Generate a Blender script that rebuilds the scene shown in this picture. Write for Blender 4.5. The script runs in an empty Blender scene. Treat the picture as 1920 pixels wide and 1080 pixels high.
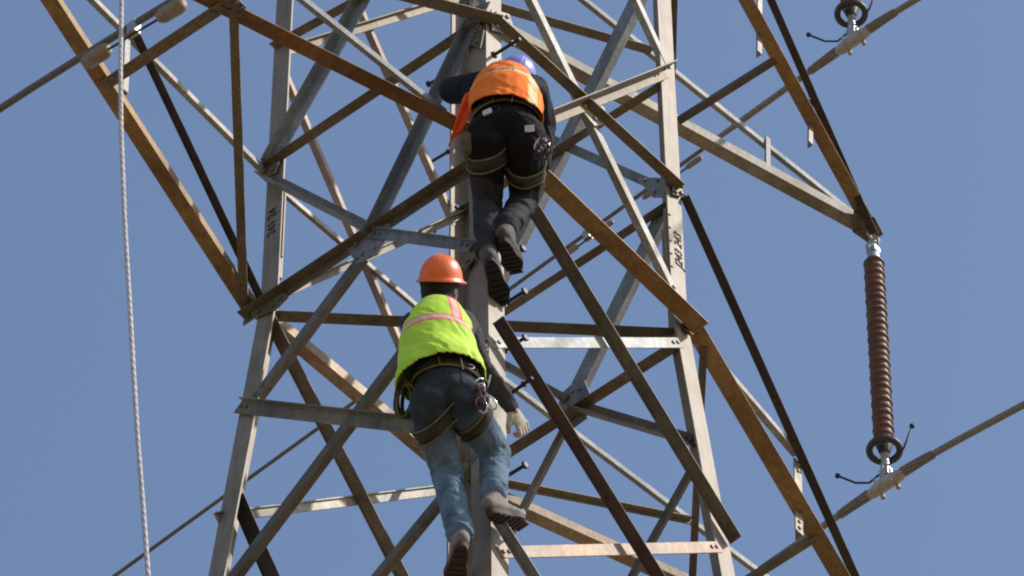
import bpy, bmesh, math, random
from mathutils import Vector, Matrix, noise
from mathutils.bvhtree import BVHTree

random.seed(7)
SC = bpy.context.scene
COL = SC.collection
R = math.radians

# ---------------------------------------------------------------- camera
CAM_POS = Vector((-13.133, -11.7756, 1.5998))
VIEW = Vector((0.46052691, 0.40475669, 0.78999176))
RIGHT = Vector((0.66451149, -0.74726442, -0.00451289))
UPV = Vector((-0.58850611, -0.52703691, 0.61310085))
cd = bpy.data.cameras.new('camera')
cd.sensor_width = 36
cd.lens = 217.617
cd.clip_start = 0.1
cd.clip_end = 8000
SC.cycles.filter_width = 2.0
cam = bpy.data.objects.new('camera', cd)
COL.objects.link(cam)
m = Matrix.Identity(4)
for i in range(3):
    m[i][0] = RIGHT[i]; m[i][1] = UPV[i]; m[i][2] = -VIEW[i]; m[i][3] = CAM_POS[i]
cam.matrix_world = m
SC.camera = cam

# ---------------------------------------------------------------- light
SUN_EL = R(44)
SUN_AZ = math.atan2(0.58, -0.815)          # azimuth of the direction to the sun, x = sin, y = cos
to_sun = Vector((math.sin(SUN_AZ) * math.cos(SUN_EL), math.cos(SUN_AZ) * math.cos(SUN_EL), math.sin(SUN_EL)))
w = bpy.data.worlds.new('World')
SC.world = w
w.use_nodes = True
nt = w.node_tree
bg = nt.nodes['Background']
sky = nt.nodes.new('ShaderNodeTexSky')
sky.sky_type = 'NISHITA'
sky.sun_disc = False
sky.sun_elevation = SUN_EL
sky.sun_rotation = SUN_AZ
sky.altitude = 0
sky.air_density = 1.0
sky.dust_density = 1.3
sky.ozone_density = 1.2
nt.links.new(sky.outputs[0], bg.inputs[0])
bg.inputs[1].default_value = 0.124
sd = bpy.data.lights.new('sun', 'SUN')
sd.energy = 2.7
sd.angle = R(0.53)
sd.color = (1.0, 0.96, 0.90)
sun = bpy.data.objects.new('sun', sd)
COL.objects.link(sun)
sun.location = (0, -10, 60)
sun.rotation_euler = (-to_sun).to_track_quat('-Z', 'Y').to_euler()
SC.view_settings.view_transform = 'Standard'
SC.view_settings.look = 'None'
SC.view_settings.exposure = 0.45
SC.view_settings.gamma = 1.0

# ---------------------------------------------------------------- tables (metres)
MEMBERS = [
    ('horizontal_strut', (-0.6961, 0.6958, 25.1681), (-0.6965, -0.6554, 25.0665), 0.0514, 0.0514, (0.004, -0.075, 0.997), (-1.0, 0.0, 0.004), 'brown'),
    ('horizontal_strut', (-0.7067, 0.7882, 24.0949), (-0.7138, -0.6828, 23.9819), 0.0545, 0.0545, (-0.063, 0.077, -0.995), (-0.998, -0.0, 0.063), 'umber'),
    ('diagonal_brace', (-0.6959, 0.6869, 25.2242), (-0.6887, -0.6767, 27.1179), 0.088, 0.0528, (-0.002, -0.811, -0.584), (-1.0, -0.0, 0.004), 'grey'),
    ('diagonal_brace', (-0.7221, 0.0026, 24.009), (-0.71, -0.6722, 25.2191), 0.0784, 0.0471, (-0.031, -0.873, -0.487), (-0.999, 0.023, 0.023), 'grey'),
    ('diagonal_brace', (-0.7267, 0.0545, 23.9374), (-0.763, 0.6875, 23.3636), 0.0632, 0.0632, (-0.047, -0.672, -0.739), (0.998, -0.0, -0.063), 'greybrown'),
    ('diagonal_brace', (-0.6965, 0.6928, 25.0645), (-0.7043, 0.0108, 24.0548), 0.056, 0.0933, (0.002, -0.829, 0.56), (-1.0, 0.002, 0.006), 'greybrown'),
    ('diagonal_brace', (-0.7269, -0.0499, 24.029), (-0.7718, -0.6998, 23.3194), 0.0579, 0.0203, (-0.043, 0.738, -0.673), (-0.998, -0.0, 0.063), 'grey'),
    ('horizontal_strut', (-0.764, 0.7134, 23.3802), (-0.8584, -0.7724, 21.8898), 0.0748, 0.0299, (-0.045, 0.709, -0.704), (-0.998, -0.0, 0.063), 'brown'),
    ('diagonal_brace', (-0.8688, 0.8967, 21.851), (-0.7807, -0.6666, 23.2427), 0.0665, 0.0665, (-0.047, -0.666, -0.745), (0.998, -0.0, -0.063), 'umber'),
    ('diagonal_brace', (-0.9342, 0.9698, 20.5021), (-0.8567, -0.7545, 21.7256), 0.0591, 0.0591, (-0.052, -0.579, -0.813), (0.998, 0.0, -0.063), 'umber'),
    ('horizontal_strut', (-0.6924, 0.68, 26.1395), (-0.6937, -0.6641, 25.8061), 0.0478, 0.0478, (0.004, -0.241, 0.971), (-1.0, 0.0, 0.004), 'brown'),
    ('horizontal_strut', (-0.6631, -0.7084, 25.0882), (0.6468, -0.7084, 25.094), 0.0554, 0.0554, (-0.004, 0.004, 1.0), (0.0, -1.0, 0.004), 'brown'),
    ('horizontal_strut', (-0.6939, -0.7301, 24.1136), (0.7019, -0.731, 24.0305), 0.0918, 0.0918, (0.059, 0.004, 0.998), (-0.0, -1.0, 0.004), 'ochre'),
    ('diagonal_brace', (-0.7368, -0.7141, 24.1149), (0.7985, -0.8118, 22.5487), 0.0141, 0.0642, (-0.714, -0.003, -0.7), (-0.029, -0.999, 0.034), 'umber'),
    ('diagonal_brace', (-0.799, -0.8272, 22.6025), (0.8476, -0.9274, 21.0215), 0.0129, 0.0588, (-0.693, -0.046, -0.719), (0.0, -0.998, 0.063), 'darkrust'),
    ('diagonal_brace', (-0.9112, -0.9229, 21.092), (0.9622, -1.0305, 19.3933), 0.0152, 0.0507, (-0.672, -0.047, -0.739), (0.0, -0.998, 0.063), 'grey'),
    ('diagonal_brace', (0.6333, -0.7027, 24.2275), (-0.6572, -0.696, 25.9873), 0.0526, 0.0368, (0.806, 0.002, 0.591), (0.0, 1.0, -0.004), 'pale'),
    ('diagonal_brace', (0.6336, -0.6956, 26.0915), (-0.6702, -0.688, 28.0941), 0.0437, 0.0349, (0.838, 0.002, 0.546), (0.0, 1.0, -0.004), 'pale'),
    ('diagonal_brace', (0.5762, -0.709, 25.9989), (-0.6886, -0.7159, 24.1556), 0.0493, 0.0987, (0.825, -0.002, -0.566), (-0.0, -1.0, 0.004), 'brown'),
    ('horizontal_strut', (-0.8191, -0.8074, 22.5052), (0.5966, -0.7181, 23.9148), 0.0573, 0.0573, (0.706, -0.045, -0.707), (0.0, 0.998, -0.063), 'white'),
    ('horizontal_strut', (-0.8748, -0.9034, 20.9881), (0.6971, -0.8089, 22.4813), 0.0588, 0.0588, (0.689, -0.046, -0.723), (-0.0, 0.998, -0.063), 'pink'),
    ('diagonal_brace', (-0.6852, 0.694, 24.0424), (0.7539, 0.7791, 22.6977), 0.0131, 0.0656, (-0.683, 0.046, -0.729), (-0.0, -0.998, -0.063), 'umber'),
    ('diagonal_brace', (-0.7685, 0.7606, 22.7063), (0.8646, 0.8828, 20.7767), 0.0078, 0.0783, (-0.764, 0.041, -0.644), (-0.0, -0.998, -0.063), 'black'),
    ('diagonal_brace', (-0.8403, 0.7945, 22.5815), (0.6912, 0.6989, 24.0905), 0.0474, 0.019, (0.703, 0.045, -0.71), (-0.0, -0.998, -0.063), 'pale'),
    ('diagonal_brace', (-0.6978, 0.6819, 24.1592), (0.6671, 0.6743, 26.1723), 0.0351, 0.0351, (0.828, 0.002, -0.561), (-0.0, -1.0, -0.004), 'brown'),
    ('diagonal_brace', (-0.6682, 0.6743, 26.1648), (0.6621, 0.6672, 28.046), 0.0429, 0.0429, (0.816, 0.002, -0.577), (-0.0, -1.0, -0.004), 'brown'),
    ('horizontal_strut', (-0.6788, 0.6844, 25.0813), (0.694, 0.6843, 25.1106), 0.035, 0.021, (-0.021, -0.004, 1.0), (0.0, 1.0, 0.004), 'pale'),
    ('diagonal_brace', (-0.6209, 0.6966, 26.0862), (0.7203, 0.7096, 24.0572), 0.035, 0.035, (0.834, -0.002, 0.551), (-0.001, 1.0, 0.006), 'pink'),
    ('diagonal_brace', (-0.724, 0.6891, 28.0807), (0.6392, 0.6967, 26.0597), 0.036, 0.036, (0.829, -0.002, 0.559), (0.0, 1.0, 0.004), 'pink'),
    ('horizontal_strut', (-0.6632, 0.7045, 24.1129), (0.7542, 0.7028, 24.14), 0.063, 0.063, (-0.019, -0.063, 0.998), (-0.0, 0.998, 0.063), 'tan'),
    ('horizontal_strut', (0.6982, -0.6815, 23.9755), (0.6936, 0.6535, 24.0486), 0.0616, 0.0616, (-0.063, -0.055, 0.997), (-0.998, -0.0, -0.063), 'umber'),
    ('diagonal_brace', (0.6992, -0.5413, 25.1476), (0.7028, 0.0788, 24.192), 0.0951, 0.0951, (0.002, -0.839, -0.544), (1.0, -0.0, 0.004), 'grey'),
    ('diagonal_brace', (0.6879, 0.0522, 24.1556), (0.6842, 0.7155, 25.155), 0.0414, 0.0414, (-0.002, -0.833, 0.553), (-1.0, 0.0, -0.004), 'brown'),
    ('diagonal_brace', (0.6861, -0.0095, 24.0399), (0.7345, -0.6762, 23.2764), 0.0597, 0.0597, (-0.042, -0.754, 0.656), (-0.998, 0.0, -0.063), 'brown'),
    ('diagonal_brace', (0.709, 0.0769, 24.0575), (0.7547, 0.679, 23.3365), 0.0476, 0.0476, (0.04, -0.768, -0.639), (0.998, -0.0, 0.063), 'greybrown'),
    ('diagonal_brace', (0.7601, -0.6517, 23.2515), (0.8633, 0.8855, 21.6223), 0.0464, 0.0464, (0.043, -0.728, -0.684), (0.998, 0.0, 0.063), 'umber'),
    ('diagonal_brace', (0.6991, 0.7533, 25.1658), (0.691, -0.6266, 27.3186), 0.0983, 0.0983, (0.002, -0.842, -0.54), (1.0, 0.0, 0.004), 'grey'),
    ('diagonal_brace', (0.7082, -0.6998, 25.1468), (0.7005, 0.6758, 27.1742), 0.0492, 0.0492, (0.002, 0.827, -0.561), (1.0, -0.0, 0.004), 'grey'),
    ('horizontal_strut', (0.6925, -0.6628, 25.0669), (0.6922, 0.7004, 25.1463), 0.045, 0.045, (-0.004, -0.058, 0.998), (-1.0, 0.0, -0.004), 'brown'),
    ('horizontal_strut', (0.6888, -0.628, 26.0383), (0.6883, 0.7013, 26.1832), 0.0461, 0.0461, (-0.004, -0.108, 0.994), (-1.0, 0.0, -0.004), 'brown'),
    ('horizontal_strut', (-0.5976, 0.716, 24.117), (0.7517, -0.6307, 24.117), 0.0627, 0.0627, (-0.706, -0.708, 0.0), (0.0, 0.0, 1.0), 'umber'),
    ('arm_chord', (-0.7067, -0.6657, 24.137), (-3.2339, 0.0666, 24.137), 0.0784, 0.0549, (-0.278, -0.96, 0.0), (0.0, 0.0, 1.0), 'rustbrown'),
    ('arm_chord', (-0.687, 0.7293, 24.137), (-3.2382, 0.0054, 24.137), 0.0708, 0.0566, (-0.273, 0.962, 0.0), (0.0, 0.0, 1.0), 'ochre'),
    ('arm_chord', (0.7409, 0.6944, 24.137), (3.059, -0.0471, 24.137), 0.0648, 0.0583, (0.305, 0.952, 0.0), (0.0, 0.0, 1.0), 'tan'),
    ('arm_chord', (0.69, -0.6689, 24.137), (3.0501, 0.0071, 24.137), 0.0898, 0.0628, (0.275, -0.961, 0.0), (0.0, 0.0, 1.0), 'ochre'),
    ('arm_strut', (-0.7337, 0.7458, 24.127), (-2.0024, -0.3824, 24.127), 0.0414, 0.0414, (-0.665, 0.747, 0.0), (0.0, 0.0, 1.0), 'brown'),
    ('arm_strut', (-2.0524, 0.3802, 24.127), (-2.0102, -0.3563, 24.127), 0.059, 0.059, (-0.998, -0.057, 0.0), (0.0, 0.0, 1.0), 'brown'),
    ('arm_strut', (0.8448, -0.6497, 24.127), (1.9832, 0.4021, 24.127), 0.035, 0.035, (0.679, -0.735, 0.0), (0.0, 0.0, 1.0), 'umber'),
    ('arm_strut', (2.0774, -0.3198, 24.127), (2.0582, 0.3885, 24.127), 0.035, 0.035, (1.0, 0.027, 0.0), (0.0, 0.0, 1.0), 'brown'),
    ('arm_strut', (1.9482, 0.3159, 27.9074), (1.9854, -0.3221, 27.9074), 0.035, 0.035, (0.998, 0.058, 0.0), (0.0, 0.0, 1.0), 'umber'),
    ('arm_strut', (0.6934, -0.7456, 27.9074), (1.8917, 0.3298, 27.9074), 0.0373, 0.0373, (0.668, -0.744, 0.0), (0.0, 0.0, 1.0), 'umber'),
    ('arm_chord', (-0.7087, 0.6929, 25.138), (-3.2477, 0.0282, 24.1448), 0.035, 0.028, (-0.341, -0.094, 0.935), (-0.255, 0.967, 0.005), 'pale'),
    ('arm_chord', (-0.6421, -0.712, 25.0873), (-3.2296, 0.0244, 24.094), 0.0673, 0.0673, (-0.332, 0.1, 0.938), (-0.275, -0.961, 0.005), 'brown'),
    ('arm_chord', (0.687, -0.6991, 25.0815), (3.0279, -0.0462, 24.0519), 0.0448, 0.0448, (0.374, 0.11, 0.921), (0.271, -0.963, 0.005), 'black'),
    ('arm_chord', (0.6952, 0.6967, 25.1113), (3.0631, -0.0362, 24.1386), 0.035, 0.0245, (0.347, -0.113, 0.931), (0.297, 0.955, 0.005), 'white'),
    ('arm_chord', (0.648, 0.6656, 27.9174), (3.1977, 0.0017, 27.9174), 0.0718, 0.0718, (0.252, 0.968, 0.0), (0.0, 0.0, 1.0), 'brownpale'),
    ('arm_chord', (0.6159, -0.7085, 27.9174), (3.1908, 0.0517, 27.9174), 0.0746, 0.0522, (0.283, -0.959, 0.0), (0.0, 0.0, 1.0), 'ochre'),
    ('arm_chord', (0.7175, -0.6718, 28.961), (3.1619, 0.0045, 27.8255), 0.0434, 0.0434, (0.392, 0.114, 0.913), (0.269, -0.963, 0.005), 'black'),
    ('arm_chord', (0.6733, 0.6843, 28.9026), (3.2033, 0.0154, 27.9227), 0.0391, 0.0273, (0.338, -0.094, 0.936), (0.257, 0.966, 0.005), 'white'),
    ('arm_strut', (1.9029, -0.3435, 28.4805), (1.8289, -0.3677, 27.7463), 0.0369, 0.0369, (-0.995, 0.003, 0.1), (-0.0, 0.999, -0.033), 'pale'),
    ('arm_strut', (2.5072, -0.1762, 28.2328), (2.4467, -0.1955, 27.7342), 0.035, 0.035, (-0.993, 0.005, 0.12), (-0.0, 0.999, -0.039), 'pale'),
    ('arm_strut', (1.9769, -0.3391, 24.5525), (1.9337, -0.3541, 23.9697), 0.0562, 0.045, (-0.997, 0.002, 0.074), (0.0, 1.0, -0.026), 'pale'),
    ('arm_brace', (0.7606, -0.683, 24.1385), (1.9528, -0.3457, 24.5985), 0.035, 0.035, (-0.336, -0.09, 0.937), (-0.271, 0.963, -0.005), 'pale'),
    ('arm_brace', (0.7381, 0.688, 24.1613), (1.9109, 0.3205, 24.5933), 0.0213, 0.0426, (0.318, -0.094, -0.943), (-0.297, -0.955, -0.005), 'brown'),
    ('arm_brace', (0.7028, 0.6807, 28.0101), (1.8207, 0.3811, 28.4308), 0.0594, 0.0594, (-0.331, 0.084, 0.94), (-0.257, -0.966, -0.005), 'brown'),
    ('arm_brace', (-0.724, -0.6932, 24.1118), (-1.9458, -0.3407, 24.642), 0.0402, 0.0241, (0.371, -0.102, 0.923), (0.275, 0.961, -0.005), 'white'),
    ('arm_brace', (-0.7133, 0.6965, 24.1297), (-1.9346, 0.3718, 24.6881), 0.0078, 0.0388, (-0.392, -0.099, -0.915), (0.255, -0.967, -0.005), 'black'),
    ('arm_strut', (-1.9377, 0.3713, 24.6269), (-1.9204, 0.3777, 24.2447), 0.035, 0.035, (-0.999, 0.001, -0.045), (-0.0, 1.0, 0.017), 'pale'),
    ('arm_strut', (2.5767, 0.1806, 28.2571), (2.5647, 0.1853, 27.9534), 0.0372, 0.0372, (-0.999, -0.001, 0.039), (0.0, 1.0, 0.015), 'greybrown'),
]
LEGS = {'N': [[-2.2472, -2.2472, -0.293], [-0.7, -0.7, 24.137], [-0.6762, -0.6762, 30.437]], 'L': [[-2.2472, 2.2472, -0.293], [-0.7, 0.7, 24.137], [-0.6762, 0.6762, 30.437]], 'R': [[2.2472, -2.2472, -0.293], [0.7, -0.7, 24.137], [0.6762, -0.6762, 30.437]], 'B': [[2.2472, 2.2472, -0.293], [0.7, 0.7, 24.137], [0.6762, 0.6762, 30.437]]}
PLATES = [
    ([[-0.7138, 0.1341, 24.0449], [-0.7255, 0.0634, 23.8607], [-0.7286, -0.0713, 23.8122], [-0.7201, -0.1465, 23.9458], [-0.7131, -0.1057, 24.0566], [-0.7145, -0.0152, 24.0342]], [-0.998, -0.0, 0.063], 'grey'),
    ([[-0.7099, 0.7619, 24.171], [-0.7167, 0.7231, 24.0316], [-0.7211, 0.5756, 23.9613], [-0.7191, 0.4952, 23.9939], [-0.7115, 0.5563, 24.1135]], [-1.0, 0.0, 0.004], 'umber'),
    ([[-0.7057, 0.7333, 25.2863], [-0.7063, 0.7126, 25.1187], [-0.7065, 0.6276, 25.0638], [-0.7061, 0.5968, 25.1634], [-0.7058, 0.6523, 25.256]], [-1.0, 0.0, 0.004], 'umber'),
    ([[0.6896, 0.0801, 24.2441], [0.6958, 0.1117, 24.0455], [0.7014, 0.0351, 23.9563], [0.7014, -0.0738, 23.9572], [0.6935, -0.1062, 24.0812], [0.6897, -0.0726, 24.225], [0.6895, 0.0032, 24.26]], [1.0, -0.0, 0.004], 'grey'),
    ([[0.6849, -0.4315, 25.484], [0.6858, -0.5255, 25.2436], [0.6862, -0.6461, 25.1371], [0.6859, -0.6696, 25.2301], [0.6854, -0.5633, 25.3668]], [1.0, -0.0, 0.004], 'grey'),
    ([[-0.0416, -0.7061, 25.164], [-0.0709, -0.7066, 25.0486], [0.0493, -0.7067, 25.0015], [0.1599, -0.7062, 25.1351], [0.1243, -0.7059, 25.227], [0.0165, -0.706, 25.2022]], [0.0, -1.0, 0.004], 'pale'),
    ([[0.6714, -0.704, 24.1499], [0.6515, -0.7105, 24.0336], [0.7133, -0.7098, 24.0449], [0.7574, -0.7044, 24.1311], [0.7413, -0.7038, 24.1844]], [0.0, -1.0, 0.004], 'ochre'),
    ([[-0.6781, -0.706, 25.1881], [-0.6717, -0.7067, 25.0228], [-0.5893, -0.7064, 25.0836], [-0.5208, -0.706, 25.2029], [-0.55, -0.7057, 25.2802]], [0.0, -1.0, 0.004], 'pale'),
    ([[0.6142, -0.7063, 25.1254], [0.614, -0.7066, 25.0279], [0.6821, -0.7064, 25.0787], [0.6946, -0.706, 25.1842]], [0.0, -1.0, 0.004], 'brown'),
    ([[-0.7064, -0.5924, 25.0947], [-0.7066, -0.5526, 25.0462], [-0.7072, -0.6762, 24.8666], [-0.7068, -0.6991, 24.9943], [-0.7063, -0.6589, 25.1179]], [-1.0, 0.0, 0.004], 'umber'),
    ([[0.5877, 0.6784, 26.158], [0.5972, 0.679, 25.9926], [0.715, 0.6786, 26.1077], [0.7738, 0.6778, 26.2969], [0.694, 0.6779, 26.2846]], [-0.0, 1.0, 0.004], 'grey'),
    ([[3.033, 0.0057, 27.9034], [3.131, 0.0945, 27.9034], [3.2621, 0.0772, 27.9034], [3.2524, -0.0196, 27.9034], [3.1364, -0.0563, 27.9034]], [0.0, 0.0, 1.0], 'brown'),
    ([[-2.0692, -0.3597, 24.115], [-2.0196, -0.3195, 24.115], [-1.9509, -0.3527, 24.115], [-1.9775, -0.4101, 24.115], [-2.0382, -0.4118, 24.115]], [0.0, 0.0, 1.0], 'umber'),
]
STEP_BOLTS = [((-0.644, -0.7375, 23.257), (-0.644, -0.8602, 23.2508)), ((-0.644, -0.7455, 22.9478), (-0.644, -0.8671, 22.9384)), ((-0.644, -0.744, 22.6185), (-0.644, -0.8676, 22.6111)), ((-0.644, -0.7372, 21.7613), (-0.644, -0.8606, 21.7498)), ((-0.644, -0.7239, 21.4672), (-0.644, -0.8432, 21.4519)), ((-0.644, -0.82, 24.8514), (-0.644, -0.7046, 24.8659)), ((-0.644, -0.7565, 22.6378), (-0.644, -0.6791, 22.6471)), ((-0.644, -0.8711, 22.2983), (-0.644, -0.7885, 22.2939)), ((-0.644, -0.7935, 22.1011), (-0.644, -0.7265, 22.0984)), ((0.7, 0.7997, 27.505), (0.7, 0.9408, 27.5318)), ((0.7, 0.7965, 26.8186), (0.7, 0.9389, 26.842)), ((0.7, 0.7938, 26.2391), (0.7, 0.8944, 26.2481)), ((0.7, 0.6679, 25.7589), (0.7, 0.7102, 25.7309))]
ROPE = [(-3.4494, -1.1911, 22.0213), (-3.4568, -1.2058, 21.8508), (-3.4769, -1.2507, 21.3509), (-3.4936, -1.3026, 20.8281), (-3.5057, -1.3675, 20.2479), (-3.5122, -1.4207, 19.8006), (-3.5209, -1.4887, 19.2262), (-3.5268, -1.5474, 18.7431), (-3.5301, -1.6024, 18.3099), (-3.5339, -1.6571, 17.875)]
GREEN = {'hip': (-1.2676, -0.9849, 21.5178), 'waist': (-1.2916, -0.9999, 21.6523), 'chest': (-1.323, -0.9971, 21.857), 'nk': (-1.3259, -0.9986, 22.0442), 'head': (-1.3155, -0.9882, 22.2091), 'shL': (-1.3735, -0.8914, 21.9888), 'shR': (-1.2034, -1.0148, 22.0599), 'elR': (-0.9991, -0.9522, 22.0011), 'haR': (-0.7985, -0.9358, 21.9064), 'elL': (-1.163, -0.7717, 22.1803), 'haL': (-0.916, -0.7682, 22.3793), 'hipL': (-1.3131, -0.9255, 21.4618), 'hipR': (-1.2057, -1.03, 21.4816), 'knL': (-1.0709, -0.8024, 21.3864), 'anL': (-1.0547, -0.8663, 20.9388), 'knR': (-0.9279, -0.9474, 21.5167), 'anR': (-0.97, -0.9751, 21.1827), 'heL': (-1.0705, -0.8925, 20.8368), 'toL': (-0.9249, -0.7088, 20.8537), 'heR': (-0.997, -0.9784, 21.0432), 'toR': (-0.7913, -0.9717, 21.1566), 'coil': (-1.3543, -0.8487, 21.5716), 'rack': (-1.1731, -1.1074, 21.6306), 'beltL': (-1.1982, -1.1206, 21.3231)}
ORANGE = {'hip': (-0.9938, -1.0818, 23.5479), 'waist': (-0.9672, -1.053, 23.7603), 'chest': (-0.9408, -1.021, 23.9937), 'nk': (-0.9037, -0.9984, 24.1586), 'head': (-0.8281, -0.9633, 24.1789), 'shL': (-0.9756, -0.8923, 24.0926), 'shR': (-0.8114, -1.0822, 24.0704), 'elL': (-0.921, -0.6909, 24.3091), 'haL': (-0.7703, -0.62, 24.5788), 'elR': (-0.6406, -0.9887, 24.0701), 'haR': (-0.57, -0.9145, 23.8697), 'hipL': (-1.0477, -1.0103, 23.5106), 'hipR': (-0.9346, -1.1419, 23.4902), 'knL': (-0.8415, -0.8321, 23.4279), 'anL': (-0.8776, -0.8605, 23.0272), 'knR': (-0.6973, -0.9253, 23.5036), 'anR': (-0.8176, -0.9231, 23.1809), 'heL': (-0.9017, -0.8974, 22.8879), 'toL': (-0.6943, -0.7869, 22.8871), 'heR': (-0.8702, -0.9443, 23.0302), 'toR': (-0.6678, -0.8457, 23.0979), 'tagA': (-1.0606, -1.0347, 23.6699), 'tagB': (-0.9501, -1.178, 23.5407), 'gear': (-0.8807, -1.1824, 23.5316), 'flapA': (-1.0068, -0.9137, 24.0084), 'flapB': (-1.0509, -0.8168, 23.6821), 'pouch': (-1.0543, -0.9153, 23.5977)}


# ---------------------------------------------------------------- materials
def nodes(name):
    mt = bpy.data.materials.new(name)
    mt.use_nodes = True
    t = mt.node_tree
    b = t.nodes['Principled BSDF']
    return mt, t, b

def ramp(t, fac, stops, interp='LINEAR'):
    r = t.nodes.new('ShaderNodeValToRGB')
    r.color_ramp.interpolation = interp
    e = r.color_ramp.elements
    while len(e) < len(stops): e.new(0.5)
    for k, (p, c) in zip(e, stops):
        k.position = p; k.color = (*c, 1)
    t.links.new(fac, r.inputs[0])
    return r.outputs[0]

def nz(t, scale, detail=6, rough=0.6, vec=None, dist=0.0):
    n = t.nodes.new('ShaderNodeTexNoise')
    n.inputs['Scale'].default_value = scale
    n.inputs['Detail'].default_value = detail
    n.inputs['Roughness'].default_value = rough
    n.inputs['Distortion'].default_value = dist
    if vec is not None: t.links.new(vec, n.inputs['Vector'])
    return n.outputs[0]

def coords(t, scale=(1, 1, 1), rnd=True):
    tc = t.nodes.new('ShaderNodeTexCoord')
    mp = t.nodes.new('ShaderNodeMapping')
    mp.inputs['Scale'].default_value = scale
    t.links.new(tc.outputs['Object'], mp.inputs['Vector'])
    if rnd:
        oi = t.nodes.new('ShaderNodeObjectInfo')
        ml = t.nodes.new('ShaderNodeMath'); ml.operation = 'MULTIPLY'; ml.inputs[1].default_value = 37.0
        t.links.new(oi.outputs['Random'], ml.inputs[0])
        t.links.new(ml.outputs[0], mp.inputs['Location'])
    return mp.outputs[0]

def mixc(t, fac, a, b, mode='MIX'):
    n = t.nodes.new('ShaderNodeMix'); n.data_type = 'RGBA'; n.blend_type = mode
    for i, v in ((0, fac), (6, a), (7, b)):
        if isinstance(v, (int, float)): n.inputs[i].default_value = v
        elif isinstance(v, tuple): n.inputs[i].default_value = (*v, 1)
        else: t.links.new(v, n.inputs[i])
    return n.outputs[2]

def bump(t, b, h, s, d=0.002):
    bp = t.nodes.new('ShaderNodeBump'); bp.inputs['Strength'].default_value = s; bp.inputs['Distance'].default_value = d
    t.links.new(h, bp.inputs['Height']); t.links.new(bp.outputs[0], b.inputs['Normal'])

def steel(name, lo, hi, dust, dust_amt, metal=0.25, rough=0.62):
    """weathered galvanised steel: mottled zinc, dust and rust blotches, vertical runs"""
    mt, t, b = nodes(name)
    v = coords(t)
    vs = coords(t, (9, 9, 1.2))
    base = ramp(t, nz(t, 7, 8, 0.65, v), [(0.3, lo), (0.7, hi)])
    runs = ramp(t, nz(t, 3.0, 5, 0.6, vs), [(0.42, (0, 0, 0)), (0.62, (1, 1, 1))])
    blot = ramp(t, nz(t, 2.2, 7, 0.7, v, 0.4), [(0.62 - 0.35 * dust_amt, (0, 0, 0)), (0.78 - 0.25 * dust_amt, (1, 1, 1))])
    c = mixc(t, blot, base, dust)
    c2 = mixc(t, 0.35, c, mixc(t, runs, c, tuple(x * 0.62 for x in dust)))
    spk = ramp(t, nz(t, 60, 3, 0.6, v), [(0.35, (0.8, 0.8, 0.8)), (0.65, (1.12, 1.12, 1.12))])
    c3 = mixc(t, 1.0, c2, spk, 'MULTIPLY')
    big = ramp(t, nz(t, 1.3, 5, 0.7, v, 0.8), [(0.36, (.70, .72, .74)), (0.50, (1, 1, 1)), (0.66, (1.32, 1.24, 1.12))])
    c3 = mixc(t, 1.0, c3, big, 'MULTIPLY')
    scar = ramp(t, nz(t, 11, 8, 0.75, v, 1.2), [(0.60, (0, 0, 0)), (0.68, (1, 1, 1))])
    c3 = mixc(t, scar, c3, tuple(x * 0.8 for x in dust))
    t.links.new(c3, b.inputs['Base Color'])
    b.inputs['Metallic'].default_value = metal
    b.inputs['Roughness'].default_value = rough
    bump(t, b, nz(t, 90, 4, 0.6, v), 0.25)
    return mt

M = {
 'grey': steel('galvanised grey', (.17, .19, .20), (.27, .29, .29), (.20, .17, .13), .25),
 'greybrown': steel('dusty grey', (.14, .135, .12), (.22, .205, .18), (.17, .13, .09), .5),
 'brown': steel('dusty brown steel', (.15, .125, .08), (.24, .20, .13), (.16, .115, .06), .5),
 'brownpale': steel('pale galvanised dusty', (.22, .205, .165), (.34, .32, .27), (.28, .21, .13), .35),
 'umber': steel('dark weathered steel', (.115, .098, .068), (.19, .165, .115), (.13, .095, .055), .45),
 'ochre': steel('rust stained steel', (.25, .165, .065), (.38, .265, .11), (.26, .145, .05), .5),
 'rust': steel('red oxide steel', (.15, .06, .03), (.24, .10, .05), (.10, .045, .03), .5),
 'rustbrown': steel('rust brown steel', (.20, .10, .035), (.30, .155, .055), (.16, .07, .025), .5),
 'darkrust': steel('dark rust steel', (.062, .036, .026), (.105, .060, .042), (.055, .034, .026), .5),
 'black': steel('blackened steel', (.035, .03, .025), (.07, .055, .045), (.05, .04, .03), .4),
 'pale': steel('pale zinc', (.26, .25, .22), (.38, .365, .325), (.25, .19, .13), .35),
 'white': steel('bright zinc', (.28, .285, .27), (.38, .385, .365), (.28, .245, .19), .25),
 'pink': steel('pinkish dusty zinc', (.27, .20, .145), (.37, .285, .21), (.28, .18, .11), .5),
 'tan': steel('tan dusty zinc', (.27, .215, .145), (.38, .31, .22), (.27, .18, .10), .45),
 'leg': steel('leg zinc', (.38, .37, .33), (.52, .50, .46), (.36, .26, .18), .35),
}
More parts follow.
